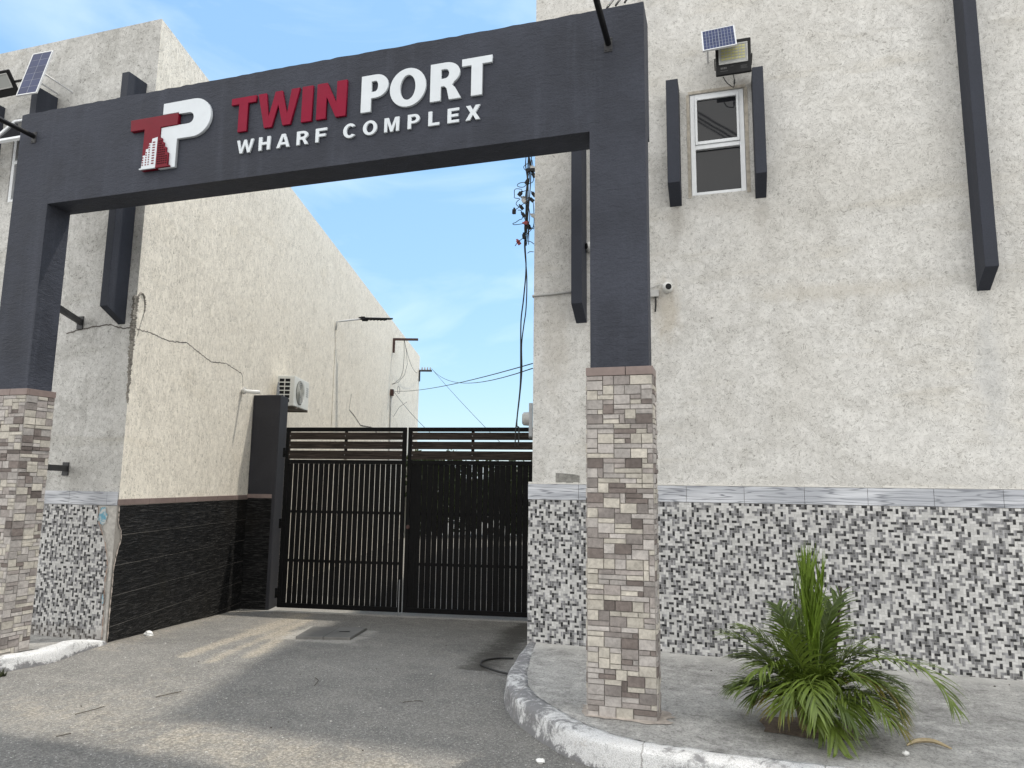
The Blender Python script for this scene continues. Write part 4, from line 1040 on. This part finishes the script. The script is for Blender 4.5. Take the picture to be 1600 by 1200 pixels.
wire([bt, bt + Vector((.02, 0, -.5)), bt + Vector((.0, 0, -1.0)), bt + Vector((-.08, 0, -1.25)), bt + Vector((-.3, 0, -1.42)), bt + Vector((-.5, 0, -1.40))], .011, 'loose wire tail hanging from the brown bracket', group='loose wires on the alley wall')
wire([bt, bt + Vector((.1, 0, -.4)), bt + Vector((.14, 0, -.8)), bt + Vector((.06, 0, -1.15)), bt + Vector((-.15, 0, -1.38)), bt + Vector((-.4, 0, -1.46)), bt + Vector((-.62, 0, -1.30))], .010, 'second curled wire tail hanging from the brown bracket', group='loose wires on the alley wall')
ck = WP(14.9, 4.45, .12)
wire([ck + AD * (.2 + .22 * math.cos(q * .5)) * 1 + Z * (.12 + .12 * math.sin(q * .5)) + AN * .1 for q in range(0, 18)], .010, 'curled wire end at the rusty clamp', group='loose wires on the alley wall')
wire([ck, ck + Vector((-.14, 0, -.3)), ck + Vector((-.12, 0, -.65)), ck + Vector((0, 0, -.75)), ck + Vector((.2, 0, -.45)), ck + Vector((.45, 0, -.3))], .009, 'looped wire hanging below the rusty clamp', group='loose wires on the alley wall')

# cable bundle hanging at the corner of the right building
cbt = thing('cable_bundle', 'tangled black cables with plug connectors hanging at the corner of the right building', 'cables', (-2.05, 7.2, 4.2))
mb = MB(); rnd = random.Random(5); yb_ = 7.2
def P2(x, z, dy=0): return (x, yb_ + dy, z)
main1 = [(-2.03, 5.5), (-2.035, 5.2), (-2.05, 4.85), (-2.06, 4.5), (-2.065, 4.25), (-2.05, 3.94), (-2.075, 3.6), (-2.10, 3.37), (-2.10, 3.05), (-2.10, 2.67), (-2.135, 2.26), (-2.11, 2.2), (-2.115, 2.0)]
main2 = [(-2.02, 5.5), (-2.04, 5.1), (-2.035, 4.8), (-2.055, 4.4), (-2.07, 4.2), (-2.04, 3.85), (-2.045, 3.5), (-2.07, 3.3), (-2.09, 3.1), (-2.085, 2.8), (-2.11, 2.5), (-2.145, 2.2), (-2.15, 2.0)]
main3 = [(-2.0, 5.5), (-2.005, 5.0), (-2.03, 4.6), (-2.055, 4.35)]
for mm, rr in ((main1, .0075), (main2, .0065), (main3, .006)): mb.tube(catmull([P2(a, b) for a, b in mm], 5), rr, 6)
for k in range(5):
    pts = [P2(-2.03 + rnd.uniform(-.02, .02), 5.4 - j * .16, rnd.uniform(-.03, .03)) if False else P2(-2.04 + rnd.uniform(-.025, .025), 5.35 - j * .19, rnd.uniform(-.03, .03)) for j in range(7)]
    mb.tube(catmull(pts, 5), .0045, 5)
mb.build('cable', M['rubber'], cbt, smooth=True)
mb = MB(); conn = []
def px2(x, y):   # zoom pixels of the tangle to plane coordinates
    X = 780 + x / 7.06; Yp = 230 + y / 7.06
    return (-2.059 + (X - 821) * .00743, 4.233 + (380 - Yp) * .00737)
loops = [[(330, 185), (290, 175), (255, 195), (270, 230), (320, 230)], [(300, 390), (230, 385), (190, 395), (215, 440), (260, 430), (290, 400)], [(240, 450), (180, 465), (155, 510), (175, 560), (225, 565)], [(225, 565), (185, 580), (190, 630), (230, 660)], [(320, 480), (270, 490), (235, 515)], [(165, 700), (240, 660), (320, 600), (350, 585)], [(250, 740), (255, 800), (230, 810), (170, 810), (150, 830), (175, 850), (290, 850)], [(300, 850), (240, 700), (205, 690)], [(280, 995), (220, 1050), (170, 1070)], [(280, 995), (350, 920), (375, 830), (375, 600)], [(290, 1030), (340, 1040), (378, 1075)], [(310, 1165), (345, 1168), (380, 1165)], [(330, 880), (370, 905), (380, 870)], [(270, 545), (275, 605), (310, 690)], [(345, 130), (370, 250), (375, 330)], [(320, 400), (370, 380), (380, 250)]]
for lp in loops: mb.tube(catmull([P2(*px2(*q), rnd.uniform(-.04, .03)) for q in lp], 5), .0042, 5)
mb.build('cable', M['rubber'], cbt, smooth=True)
mb = MB(); mr = MB(); mw = MB()
for q, kind in (((310, 260), 0), ((370, 260), 0), ((365, 305), 0), ((300, 385), 0), ((230, 520), 0), ((270, 555), 2), ((278, 605), 2), ((370, 525), 0), ((350, 585), 0), ((245, 665), 0), ((165, 705), 0), ((260, 740), 0), ((300, 845), 1), ((325, 885), 0), ((282, 995), 0), ((220, 1050), 1), ((365, 235), 2), ((372, 765), 2)):
    a = px2(*q); c_ = Vector(P2(*a, rnd.uniform(-.03, .03))); an = rnd.uniform(0, 3.14)
    u_ = Vector((math.cos(an), 0, math.sin(an))); v_ = Vector((-math.sin(an), 0, math.cos(an)))
    tgt = (mb, mr, mw)[kind]; tgt.obox(c_, u_, v_, (0, 1, 0), (-.024, .024), (-.018, .018), (-.015, .015)); tgt.obox(c_, u_, v_, (0, 1, 0), (.0245, .045), (-.009, .009), (-.008, .008))
mb.build('connector', M['black_metal'], cbt); mr.build('connector', M['red_plastic'], cbt); mw.build('connector', M['pvc'], cbt)

# electric meter on the alley side of the right building
me_ = thing('electric_meter', 'grey electric meter box with round glass on the alley side of the right building', 'meter', (-1.86, 7.0, 2.2))
RN = Vector((-RD.y, RD.x, 0))
Om = Vector((XC, YW, 0)) + RD * .10
mb = MB(); mb.obox(Om, RD, Z, RN, (0, .26), (2.08, 2.42), (.002, .04)); mb.build('meter_box', M['galv'], me_, bevel=.006)
mb = MB(); cc_ = Om + RD * .12 + Z * 2.27 + RN * .04; mb.disc(cc_, RD, Z, .07, 24, .055, RN, .066); mb.build('meter_dial', M['pvc'], me_)
mb = MB(); mb.disc(cc_ + RN * .055, RD, Z, .064, 24, .014, RN, .045); mb.build('meter_glass', M['lens'], me_)

# ------------------------------------------------------------------ cameras
cv = thing('security_camera', 'white round security camera on the stucco wall right of the right pillar', 'camera', (-.50, YW, 3.48))
def sphere(mb, c, r, n=18, m_=10, sq=(1, 1, 1)):
    vs = []; fs = []
    for j in range(m_ + 1):
        for i in range(n):
            th = math.pi * j / m_; ph = 2 * math.pi * i / n; vs.append(Vector(c) + Vector((math.sin(th) * math.cos(ph) * sq[0], math.sin(th) * math.sin(ph) * sq[1], math.cos(th) * sq[2])) * r)
    for j in range(m_):
        for i in range(n): fs.append((j * n + i, (j + 1) * n + i, (j + 1) * n + (i + 1) % n, j * n + (i + 1) % n))
    mb.raw(vs, fs)
cc_ = Vector((-.505, YW - .06, 3.475)); ld = Vector((.38, -.86, -.12)).normalized(); la_ = ld.cross(Z).normalized(); lb_ = la_.cross(ld)
mb = MB(); mb.disc((-.505, YW - .001, 3.475), (1, 0, 0), (0, 0, 1), .048, 24, .03, (0, -1, 0), .042); sphere(mb, cc_, .046); mb.build('housing', M['plastic_white'], cv, smooth=True)
mb = MB(); mb.disc(cc_ + ld * .038, la_, lb_, .029, 24, .010, ld, .026); mb.build('lens', M['black_metal'], cv)
mb = MB(); mb.tube(catmull([(-.54, YW - .02, 3.505), (-.58, YW - .02, 3.512), (-.65, YW - .015, 3.49), (-.72, YW - .012, 3.46)], 5), .0045, 6); mb.build('cable', M['pvc'], cv, smooth=True)
jb = thing('junction_box', 'small grey junction box with a dangling cable behind the right pillar', 'box', (-.62, YW, 3.42))
mb = MB(); mb.box(-.70, -.585, YW - .045, YW - .001, 3.395, 3.462); mb.build('box', M['pvc'], jb, bevel=.004)
mb = MB(); mb.tube(catmull([(-.62, YW - .03, 3.40), (-.615, YW - .03, 3.35), (-.618, YW - .03, 3.29), (-.622, YW - .03, 3.25)], 4), .009, 6); mb.build('cable', M['rubber'], jb, smooth=True)
cv2 = thing('security_camera', 'small round security camera half hidden between fin and right pillar', 'camera', (-1.23, YW, 3.97))
cc_ = Vector((-1.243, YW - .06, 3.94)); ld = Vector((-.75, -.62, -.1)).normalized(); la_ = ld.cross(Z).normalized(); lb_ = la_.cross(ld)
mb = MB(); mb.disc((-1.243, YW - .001, 3.94), (1, 0, 0), (0, 0, 1), .05, 24, .03, (0, -1, 0), .044); sphere(mb, cc_, .046); mb.build('housing', M['plastic_white'], cv2, smooth=True)
mb = MB(); mb.disc(cc_ + ld * .038, la_, lb_, .03, 24, .010, ld, .026); mb.build('lens', M['black_metal'], cv2)

# ------------------------------------------------------------------ solar lamps
def panel(name, label, BL, BR, TL, nc, nr, back, group):
    BL, BR, TL = Vector(BL), Vector(BR), Vector(TL); u = (BR - BL); W_ = u.length; u.normalize(); v = TL - BL; v = v - u * v.dot(u); H_ = v.length; v.normalize(); n = u.cross(v)
    if n.y > 0: n = -n
    t = thing(name, label, 'solar panel', BL, group); f = .012
    mb = MB(); B = lambda a, b, c, d, e, g: mb.obox(BL, u, v, n, (a, b), (c, d), (e, g))
    B(0, f, 0, H_, -.014, .004); B(W_ - f, W_, 0, H_, -.014, .004); B(f, W_ - f, 0, f, -.014, .004); B(f, W_ - f, H_ - f, H_, -.014, .004); B(f, W_ - f, f, H_ - f, -.012, -.008); mb.build('frame', M['alu'], t, bevel=.001)
    mb = MB(); bw, bh = (W_ - 2 * f), (H_ - 2 * f); P = lambda x, y, k=0: BL + u * (f + x) + v * (f + y) + n * (.001 + k)
    mb.face([P(0, 0), P(bw, 0), P(bw, bh), P(0, bh)], (.30, .32, .36)); rnd = random.Random(1); g = .0016
    for i in range(nc):
        for j in range(nr):
            a, b = bw * i / nc + g, bw * (i + 1) / nc - g; c, d = bh * j / nr + g, bh * (j + 1) / nr - g
            if i == nc // 2 : a += .002
            k = rnd.uniform(.85, 1.15); mb.face([P(a, c, .0006), P(b, c, .0006), P(b, d, .0006), P(a, d, .0006)], (.024 * k, .034 * k, .095 * k))
    mb.build('cells', M['cells'], t, fixn=False)
    mb = MB(); c = BL + u * W_ * .5 + v * H_ * .5; p = Vector(back)
    for s in (.15, .85):
        q = BL + u * W_ * s + v * H_ * .5 - n * .015; w_ = Vector((q.x, p.y, q.z - .02)); mb.tube([q, w_], .009, 6)
    mb.build('mount', M['alu'], t)
    return t
SG = 'solar panels above the windows'
panel('solar_panel', 'small white framed solar panel with a fine grid above the right window', (-.115, 6.30, 5.598), (.188, 6.30, 5.612), (-.115, 6.47, 5.91), 10, 6, (0, YW, 0), SG)
panel('solar_panel', 'tall blue solar panel tilted out from the left building beside the beam', (-7.447, 5.42, 5.811), (-7.150, 5.42, 5.803), (-7.447, 5.545, 6.39), 2, 6, (0, YLW, 0), SG)
def flood(label, O, u, v, n, W_, H_, lensmat, group, writing):
    O, u, v, n = Vector(O), Vector(u).normalized(), Vector(v).normalized(), Vector(n).normalized()
    t = thing('floodlight', label, 'floodlight', O, group); mb = MB(); B = lambda m_, a, b, c, d, e, g: m_.obox(O, u, v, n, (a, b), (c, d), (e, g))
    B(mb, 0, W_, 0, H_, -.03, 0); mb.build('housing', M['black_metal'], t, bevel=.008)
    mb = MB(); a, b, c, d = W_ * .09, W_ * .91, H_ * .30, H_ * .88
    B(mb, a, b, c, c + .014, .0005, .008); B(mb, a, b, d - .014, d, .0005, .008); B(mb, a, a + .014, c + .0145, d - .0145, .0005, .008); B(mb, b - .014, b, c + .0145, d - .0145, .0005, .008); mb.build('bezel', M['pvc'], t, bevel=.003)
    mb = MB(); B(mb, a + .0145, b - .0145, c + .0145, d - .0145, .0005, .003); mb.build('lens', M[lensmat], t)
    if lensmat == 'lens' and writing:
        rows, cols_ = 5, 7; ld_ = MB()
        for i in range(cols_):
            for j in range(rows):
                x = a + .022 + (b - a - .044) * (i + .5) / cols_; y = c + .034 + (d - c - .05) * (j + .5) / rows; B(ld_, x - .0125, x + .0125, y - .009, y + .009, .0035, .006)
        ld_.build('led', simple('led_yellow', (.46, .44, .20), .3, var=.15), t)
        wr = MB(); rnd = random.Random(2)
        for k in range(4): B(wr, W_ * (.14 + k * .045), W_ * (.14 + k * .045 + .03), H_ * .17, H_ * .225, .0005, .0012)
        for yy, x0, x1 in ((.105, .12, .34), (.20, .70, .88), (.165, .70, .86), (.13, .70, .89), (.225, .42, .5)): B(wr, W_ * x0, W_ * x1, H_ * yy, H_ * (yy + .008), .0005, .0012)
        wr.build('print', simple('print_grey', (.10, .10, .10), .6), t)
    mb = MB(); 
    for s in (-.012, W_ + .002): B(mb, s, s + .010, H_ * .45, H_ * .55, -.2, -.02)
    mb.build('yoke', M['black_metal'], t)
    return t
FG = 'solar floodlights above the windows'
f1 = flood('black square floodlight with yellow LEDs above the right window', (-.005, 6.47, 5.432), (1, 0, 0), (0, -.10, 1), (0, -1, -.10), .318, .325, 'lens', FG, True)
mb = MB(); mb.tube(catmull([(.06, 6.50, 5.43), (.09, 6.5, 5.37), (.14, 6.53, 5.335), (.155, 6.53, 5.34), (.16, 6.52, 5.39), (.15, 6.50, 5.44)], 5), .0045, 6); mb.tube([(.158, 6.53, 5.36), (.16, 6.52, 5.40)], .009, 6); mb.build('cable', M['rubber'], f1, smooth=True)
f2 = flood('black floodlight tilted downward at the left edge beside the tall blue solar panel', (-8.06, 5.63, 5.985), (1, 0, 0), (0, -.61, .79), (0, -.79, -.61), .37, .27, 'lens', FG, False)

# wires seen above the right end of the beam and mirrored in the window pane
for k, (dx, r_) in enumerate(((0, .010), (.26, .010), (.46, .008))):
    mb = MB(); mb.tube(sag((-3.2 + dx * .6, -1.6, 12.3 - dx), (1.9 + dx, .6, 6.9 - dx * 1.2), .25, 16), r_ * 2.0, 6); o = mb.build('power_cable', M['rubber'], smooth=True)
    tag(o, 'thick black power cable overhead whose reflection crosses the right window', 'cable', 'power cables mirrored in the window')
for k in range(3):
    mb = MB(); mb.tube(sag((-.86 + k * .075, 5.4, 5.55 + k * .012), (-.75 + k * .07, 6.70, 6.95 + k * .02), .02, 8), .009, 6); o = mb.build('cable', M['rubber'], smooth=True)
    tag(o, 'short black cable rising behind the right end of the beam to the stucco wall', 'cable', 'cables behind the beam')

# ------------------------------------------------------------------ inspection cover
ic = thing('inspection_cover', 'grey two piece inspection cover set in the lane before the gate', 'cover', (-4.42, 7.5, -.11))
A_, B_, C_, D_ = Vector((-4.55, 7.0, 0)), Vector((-4.85, 7.82, 0)), Vector((-4.26, 8.06, 0)), Vector((-4.01, 7.22, 0))
def up(p, dz): return Vector((p.x, p.y, gz(p.y) + dz))
mids = (A_.lerp(D_, .5), B_.lerp(C_, .5))
for q in ((A_, mids[0] - (D_ - A_) * .004, mids[1] - (C_ - B_) * .004, B_), (mids[0] + (D_ - A_) * .004, D_, C_, mids[1] + (C_ - B_) * .004)):
    mb = MB(); mb.hexa([up(p, -.02) for p in q] + [up(p, .034) for p in q]); mb.build('cover_plate', M['cover'], ic, bevel=.003)
mb = MB(); c_ = (mids[0] + mids[1]) / 2 + (C_ - B_) * .22; mb.obox(up(c_, .0345), (D_ - A_).normalized(), (B_ - A_).normalized(), Z, (-.06, .06), (-.015, .015), (0, .004)); mb.build('lift_slot', M['black_metal'], ic)

# ------------------------------------------------------------------ small things on the ground
lp = MB(); lp.tube(catmull([(-1.74, 6.02, .012), (-1.95, 6.10, .012), (-2.1, 6.24, .0), (-2.23, 6.45, -.03), (-2.27, 6.66, -.045), (-2.2, 6.85, -.06), (-2.05, 6.9, -.06)], 6), .009, 6)
o = lp.build('cable', M['rubber'], smooth=True); tag(o, 'thin black cable loop lying on the asphalt beside the right kerb', 'cable')
def crumple(c, r, name, mat, label, cat, group=None, sq=(1, .8, .5), seed=0):
    mb = MB(); n, m_ = 9, 6; rnd = random.Random(seed); vs = []; fs = []
    for j in range(m_ + 1):
        for i in range(n):
            th = math.pi * j / m_; ph = 2 * math.pi * i / n; f = r * rnd.uniform(.7, 1.2); vs.append(Vector(c) + Vector((math.sin(th) * math.cos(ph) * sq[0], math.sin(th) * math.sin(ph) * sq[1], math.cos(th) * sq[2])) * f)
    for j in range(m_):
        for i in range(n): fs.append((j * n + i, (j + 1) * n + i, (j + 1) * n + (i + 1) % n, j * n + (i + 1) % n))
    mb.raw(vs, fs); o = mb.build(name, M[mat]); tag(o, label, cat, group); return o
crumple((-6.0, 6.45, -.02), .05, 'plastic_cup', 'litter', 'crushed white plastic cup lying by the black slate wall', 'litter', None, (1.2, .7, .6), 2)
crumple((-1.1, 4.275, .012), .022, 'stone', 'litter', 'white pebble on the asphalt below the right kerb', 'stone', None, (1.3, .9, .6), 3)
crumple((.89, 4.62, .165), .018, 'stone', 'litter', 'white pebble on the pavement right of the palm', 'stone', None, (1, 1, .8), 4)
crumple((-.06, 5.69, .16), .02, 'stone', 'twig', 'dark pebble on the pavement between pillar and palm', 'stone', None, (1.4, .8, .6), 5)
rnd = random.Random(9)
for k in range(70):
    if k < 40: x, y = rnd.uniform(-5.5, -1.2), rnd.uniform(3.7, 8.5); z_ = gz(y)
    else: x, y = rnd.uniform(-1.2, 2.2), rnd.uniform(4.6, 6.55); z_ = .15
    if k >= 40 and -1.0 < x < -.4 and 4.6 < y < 5.1: continue
    if x < LC.x - .28 * (y - 5.86) + .1 or (x > -1.9 and k < 40): continue
    r_ = rnd.uniform(.004, .008)
    crumple((x, y, z_ + r_ * .3), r_, 'gravel_stone', 'grout_light' if rnd.random() < .6 else 'twig', 'tiny loose gravel stone on the asphalt' if k < 40 else 'tiny loose gravel stone on the right pavement', 'stone', 'loose stones on the lane' if k < 40 else 'loose stones on the pavement', (1.2, .9, .6), k)
def twig(a, b, r, label):
    a, b = Vector(a), Vector(b); m_ = a.lerp(b, .5) + Vector((.02, .02, .004)); mb = MB(); mb.tube(catmull([a, m_, b], 5), r, 5); o = mb.build('twig', M['twig']); tag(o, label, 'twig', 'twigs on the lane')
twig((-4.34, 4.06, .008), (-4.30, 4.26, .008), .003, 'curved dark twig on the asphalt nearest the left pillar kerb'); twig((-4.13, 4.56, .008), (-4.06, 4.74, .008), .003, 'dark twig on the asphalt left of the shadow edge'); twig((-4.08, 3.69, .008), (-4.04, 3.76, .008), .003, 'short dark twig at the lower left of the asphalt')
twig((-3.2, 5.22, .008), (-3.32, 5.42, .008), .003, 'thin dark twig in the middle of the lane'); twig((-2.35, 5.05, .008), (-2.22, 5.12, .008), .0025, 'small bent twig on the asphalt near the right kerb')
mb = MB(); mb.tube(catmull([(.93, 4.78, .16), (.99, 4.85, .168), (1.08, 4.86, .175), (1.16, 4.80, .16)], 5), [.004 + .01 * math.sin(i / 15 * 3.1) for i in range(16)], 5); o = mb.build('dead_leaf', M['tanleaf']); tag(o, 'dry tan leaf sheath lying right of the palm', 'leaf')

# ------------------------------------------------------------------ palm
pm = thing('palm_plant', 'young bushy green palm growing from a soil pit in the right pavement', 'palm', (.44, 4.92, .15))
BASE = Vector((.44, 4.92, .155))
def frond(base, az, el, L, droop, nl, ll, col, spread=1.0, tipcol=None, seed=0, curl=0.0, stalk=.28):
    rnd = random.Random(seed); mb = MB(); pts = []; p = Vector(base); e_ = el; a = az; n = 22; st = L / n
    for i in range(n + 1):
        pts.append(p.copy()); d = Vector((math.cos(a) * math.cos(e_), math.sin(a) * math.cos(e_), math.sin(e_))); p = p + d * st; e_ -= droop / n * (.35 + 1.3 * i / n); a += curl / n
        if p.z < .175: p.z = .175
    mb.tube(pts, [.008 * (1 - .85 * i / n) + .001 for i in range(n + 1)], 5, tuple(Vector(col) * 1.2))
    for i in range(nl):
        f = stalk + (1 - stalk) * i / (nl - 1); k = min(n - 1, int(f * n)); q = f * n - k; c = pts[k].lerp(pts[k + 1], q); t = (pts[k + 1] - pts[k]).normalized()
        sv = t.cross(Z);  sv = sv.normalized() if sv.length > .05 else Vector((math.sin(az), -math.cos(az), 0)); upv = sv.cross(t).normalized()
        ln = ll * (.55 + .75 * math.sin(math.pi * min(1, (f - stalk) / (1 - stalk) * .85 + .12))) * rnd.uniform(.85, 1.1)
        for s in (-1, 1):
            if rnd.random() < .04: continue
            sp = spread * (1.0 - .45 * f); dv = (t * (1.05 - .25 * spread) + sv * s * sp * .85 + upv * .28 + Vector((rnd.uniform(-.16, .16), rnd.uniform(-.16, .16), rnd.uniform(-.24, .08)))).normalized()
            wv = dv.cross(upv).normalized(); hw = .0072 * rnd.uniform(.8, 1.25); P_ = c.copy(); prev = None; cc = Vector(col) * rnd.uniform(.75, 1.3)
            if tipcol and rnd.random() < .5: cc = cc.lerp(Vector(tipcol), rnd.uniform(.3, 1))
            m_ = 4
            for j in range(m_ + 1):
                g = j / m_; wd = hw * (.5 + 1.2 * g if g < .4 else (1 - g) / .6 * .98 + .02); cur = (P_ + wv * wd, P_ - wv * wd)
                if prev:
                    c2 = tuple(cc if not (tipcol and g > .7) else cc.lerp(Vector(tipcol), .6)); mb.face([prev[0], prev[1], cur[1], cur[0]], c2)
                prev = cur; P_ = P_ + dv * (ln / m_); dv = (dv + Vector((0, 0, -.20 - .10 * spread)) * (.9 if spread > .3 else .15)).normalized()
                if P_.z < .165: P_.z = .165
    return mb.build('frond', M['frond'], pm, fixn=False)
G1, G2, G3, G4 = (.125, .175, .028), (.075, .112, .02), (.13, .175, .024), (.19, .175, .04)
TIP = (.26, .20, .04); rnd = random.Random(77)
# spear leaf
for k, (az, el, L) in enumerate(((1.9, 1.50, .86), (.6, 1.47, .80), (2.9, 1.45, .74))): frond(BASE + Vector((.02, -.02, .03)), az, el, L, .05, 26, .34, (.15, .23, .03), .14, None, k, 0, .42)
spec = [ # az (deg, 0=+X right, 270 towards camera), el, L, droop, colour
 (182, 66, .66, 1.75, G1), (170, 74, .78, 1.1, G1), (196, 58, .58, 1.7, G2), (212, 62, .60, 2.0, G1), (150, 72, .80, .8, G1), (188, 50, .46, 1.6, G2), (160, 60, .55, 1.5, G2),
 (4, 66, 1.10, 2.35, G1), (20, 74, .74, 1.0, G2), (350, 62, .62, 1.9, G2), (334, 62, .86, 2.35, G2), (326, 54, .80, 2.0, G1), (345, 52, .60, 1.7, G2),
 (300, 68, .70, 2.5, G1), (286, 62, .66, 2.5, G1), (268, 70, .66, 2.7, G1), (250, 60, .55, 2.3, G1), (226, 46, .40, 1.9, G4), (272, 52, .48, 2.2, G3), (310, 50, .55, 2.0, G2),
 (120, 76, .80, .6, G1), (80, 76, .82, .6, G2), (50, 72, .78, .8, G1), (100, 62, .66, 1.2, G2), (340, 76, .70, 1.3, G1), (205, 76, .70, 1.2, G1), (240, 76, .66, 1.9, G1), (300, 78, .68, 1.8, G1), (15, 80, .76, .8, G1), (130, 80, .82, .5, G2), (60, 80, .84, .5, G2),
 (275, 58, .74, 2.2, G1), (292, 54, .72, 2.1, G1), (258, 56, .62, 2.2, G1), (308, 62, .78, 2.3, G1), (165, 66, .70, 1.4, G1), (140, 64, .72, 1.2, G2), (28, 64, .72, 1.5, G2), (95, 72, .80, .8, G1),
 (220, 70, .60, 2.3, G2), (192, 72, .58, 2.1, G2), (346, 68, .62, 2.2, G2), (266, 58, .54, 2.3, G2), (318, 70, .62, 2.4, G2), (286, 76, .6, 2.3, G1), (178, 78, .72, 1.0, G1)]
for k, (az, el, L, dr, c) in enumerate(spec):
    frond(BASE + Vector((rnd.uniform(-.06, .06), rnd.uniform(-.05, .05), rnd.uniform(0, .12))), R(az + rnd.uniform(-20, 20)), R(el + rnd.uniform(-8, 8)), L * .90 * rnd.uniform(.86, 1.08), dr * rnd.uniform(.85, 1.12), int(15 + L * 19), .20 * rnd.uniform(.85, 1.12), c, rnd.uniform(.75, 1.05), TIP if c in (G3, G4) or k in (10, 11) else None, 100 + k, rnd.uniform(-.7, .7))
mb = MB(); rnd = random.Random(3)
for k in range(9):
    a = rnd.uniform(0, 6.28); p = BASE + Vector((math.cos(a) * .05, math.sin(a) * .05, -.01)); mb.tube([p, p + Vector((math.cos(a) * .03, math.sin(a) * .03, .14)), p + Vector((math.cos(a) * .06, math.sin(a) * .06, .30))], [.02, .015, .008], 7)
mb.build('trunk', M['stem'], pm)
mb = MB()
for dx, h_ in ((.20, .92), (.16, .62)): mb.tube([BASE + Vector((dx - .1, .12, 0)), BASE + Vector((dx, .22, h_ * .6)), BASE + Vector((dx + .04, .26, h_ - .1))], [.010, .009, .008], 6)
mb.build('dry_stalk', M['twig'], pm)

# weed at the left kerb
mb = MB(); rnd = random.Random(4)
for k in range(60):
    a = rnd.uniform(0, 6.28); r_ = rnd.uniform(.02, .07); p = Vector((-5.78 + rnd.uniform(-.05, .05), 4.62 + rnd.uniform(-.03, .03), .0)); q = p + Vector((math.cos(a) * r_, math.sin(a) * r_ * .6, rnd.uniform(.02, .07))); s = Vector((-math.sin(a), math.cos(a), 0)) * .006
    mb.face([p + s, p - s, q], (.03, .03, .02))
o = mb.build('weed', M['frond'], fixn=False); tag(o, 'dark withered weed tuft against the white left kerb', 'weed')

# ------------------------------------------------------------------ bushes far behind the gate
def bush(c, rx, ry, rz, n, seed, label):
    rnd = random.Random(seed); t = thing('bush', label, 'bush', (c[0], c[1], -.25), 'bushes beyond the gate'); mb = MB(); c = Vector(c); blobs = [(c + Vector((rnd.uniform(-1, 1) * rx * .6, rnd.uniform(-1, 1) * ry * .6, rnd.uniform(-.6, .7) * rz)), rnd.uniform(.3, .55)) for _ in range(12)]
    for k in range(n):
        b, s = rnd.choice(blobs); d = Vector((rnd.gauss(0, 1), rnd.gauss(0, 1), rnd.gauss(0, 1))).normalized() * rnd.uniform(.6, 1.05); p = b + Vector((d.x * rx * s, d.y * ry * s, d.z * rz * s * 1.2)); p.z = max(-.2, p.z)
        a = Vector((rnd.gauss(0, 1), rnd.gauss(0, 1), rnd.gauss(0, 1))).normalized(); b2 = a.cross(Vector((rnd.gauss(0, 1), rnd.gauss(0, 1), rnd.gauss(0, 1)))).normalized(); l_ = rnd.uniform(.07, .14); g = rnd.uniform(.6, 1.4)
        mb.face([p + a * l_, p + b2 * l_ * .5, p - a * l_, p - b2 * l_ * .5], (.045 * g, .065 * g, .018 * g))
    mb.build('foliage', M['hedge'], t, fixn=False); mb = MB()
    for k in range(5): mb.tube([(c.x + rnd.uniform(-.2, .2), c.y, -.28), (c.x + rnd.uniform(-.6, .6) * rx, c.y + rnd.uniform(-.4, .4), c.z)], [.06, .03], 6)
    mb.build('stem', M['twig'], t)
bush((-10.3, 24.5, 1.2), 1.6, 1.2, 1.55, 5200, 1, 'low green bush beyond the gate next to the far end of the alley wall')
bush((-8.3, 25.2, 1.1), 1.7, 1.2, 1.5, 5200, 2, 'low green bush beyond the middle of the gate, second from the alley wall')
bush((-6.4, 25.0, 0.9), 1.6, 1.2, 1.25, 5200, 3, 'low green bush beyond the right edge of the gate')

# ------------------------------------------------------------------ far-apart pieces of one mesh become parts of their own
def split_pieces(o):
    me = o.data; nv = len(me.vertices); par = list(range(nv))
    def find(a):
        while par[a] != a: par[a] = par[par[a]]; a = par[a]
        return a
    for e_ in me.edges:
        a, b = find(e_.vertices[0]), find(e_.vertices[1])
        if a != b: par[a] = b
    isl = {}
    for i in range(nv): isl.setdefault(find(i), []).append(i)
    L_ = list(isl.values())
    if not 1 < len(L_) <= 260: return
    bx = []
    for vs in L_:
        P_ = [me.vertices[i].co for i in vs]; bx.append(([min(p[k] for p in P_) for k in range(3)], [max(p[k] for p in P_) for k in range(3)]))
    n = len(L_); g = list(range(n)); siz = [max(h[k] - l[k] for k in range(3)) for l, h in bx]
    def gf(a):
        while g[a] != a: a = g[a]
        return a
    for i in range(n):
        for j in range(i + 1, n):
            d = math.sqrt(sum(max(0, bx[i][0][k] - bx[j][1][k], bx[j][0][k] - bx[i][1][k]) ** 2 for k in range(3)))
            if d <= max(.02, .5 * max(siz[i], siz[j])):
                a, b = gf(i), gf(j)
                if a != b: g[a] = b
    roots = sorted(set(gf(i) for i in range(n)))
    if len(roots) < 2 or len(roots) > 60: return
    for k, rt in enumerate(roots):
        keep = set(v for i in range(n) if gf(i) == rt for v in L_[i]); c = o.copy(); c.data = me.copy(); C.objects.link(c)
        c.parent = o.parent; c.matrix_parent_inverse = o.matrix_parent_inverse.copy()
        bm = bmesh.new(); bm.from_mesh(c.data); bm.verts.ensure_lookup_table(); bmesh.ops.delete(bm, geom=[v for v in bm.verts if v.index not in keep], context='VERTS'); bm.to_mesh(c.data); bm.free()
    nm = o.name; bpy.data.objects.remove(o)
for o in [o for o in C.objects if o.type == 'MESH' and o.parent and o.parent.type == 'EMPTY' and not o.children and len(o.data.vertices) < 4000]:
    if o.name.split('.')[0] in ('stem', 'trunk'): continue
    split_pieces(o)
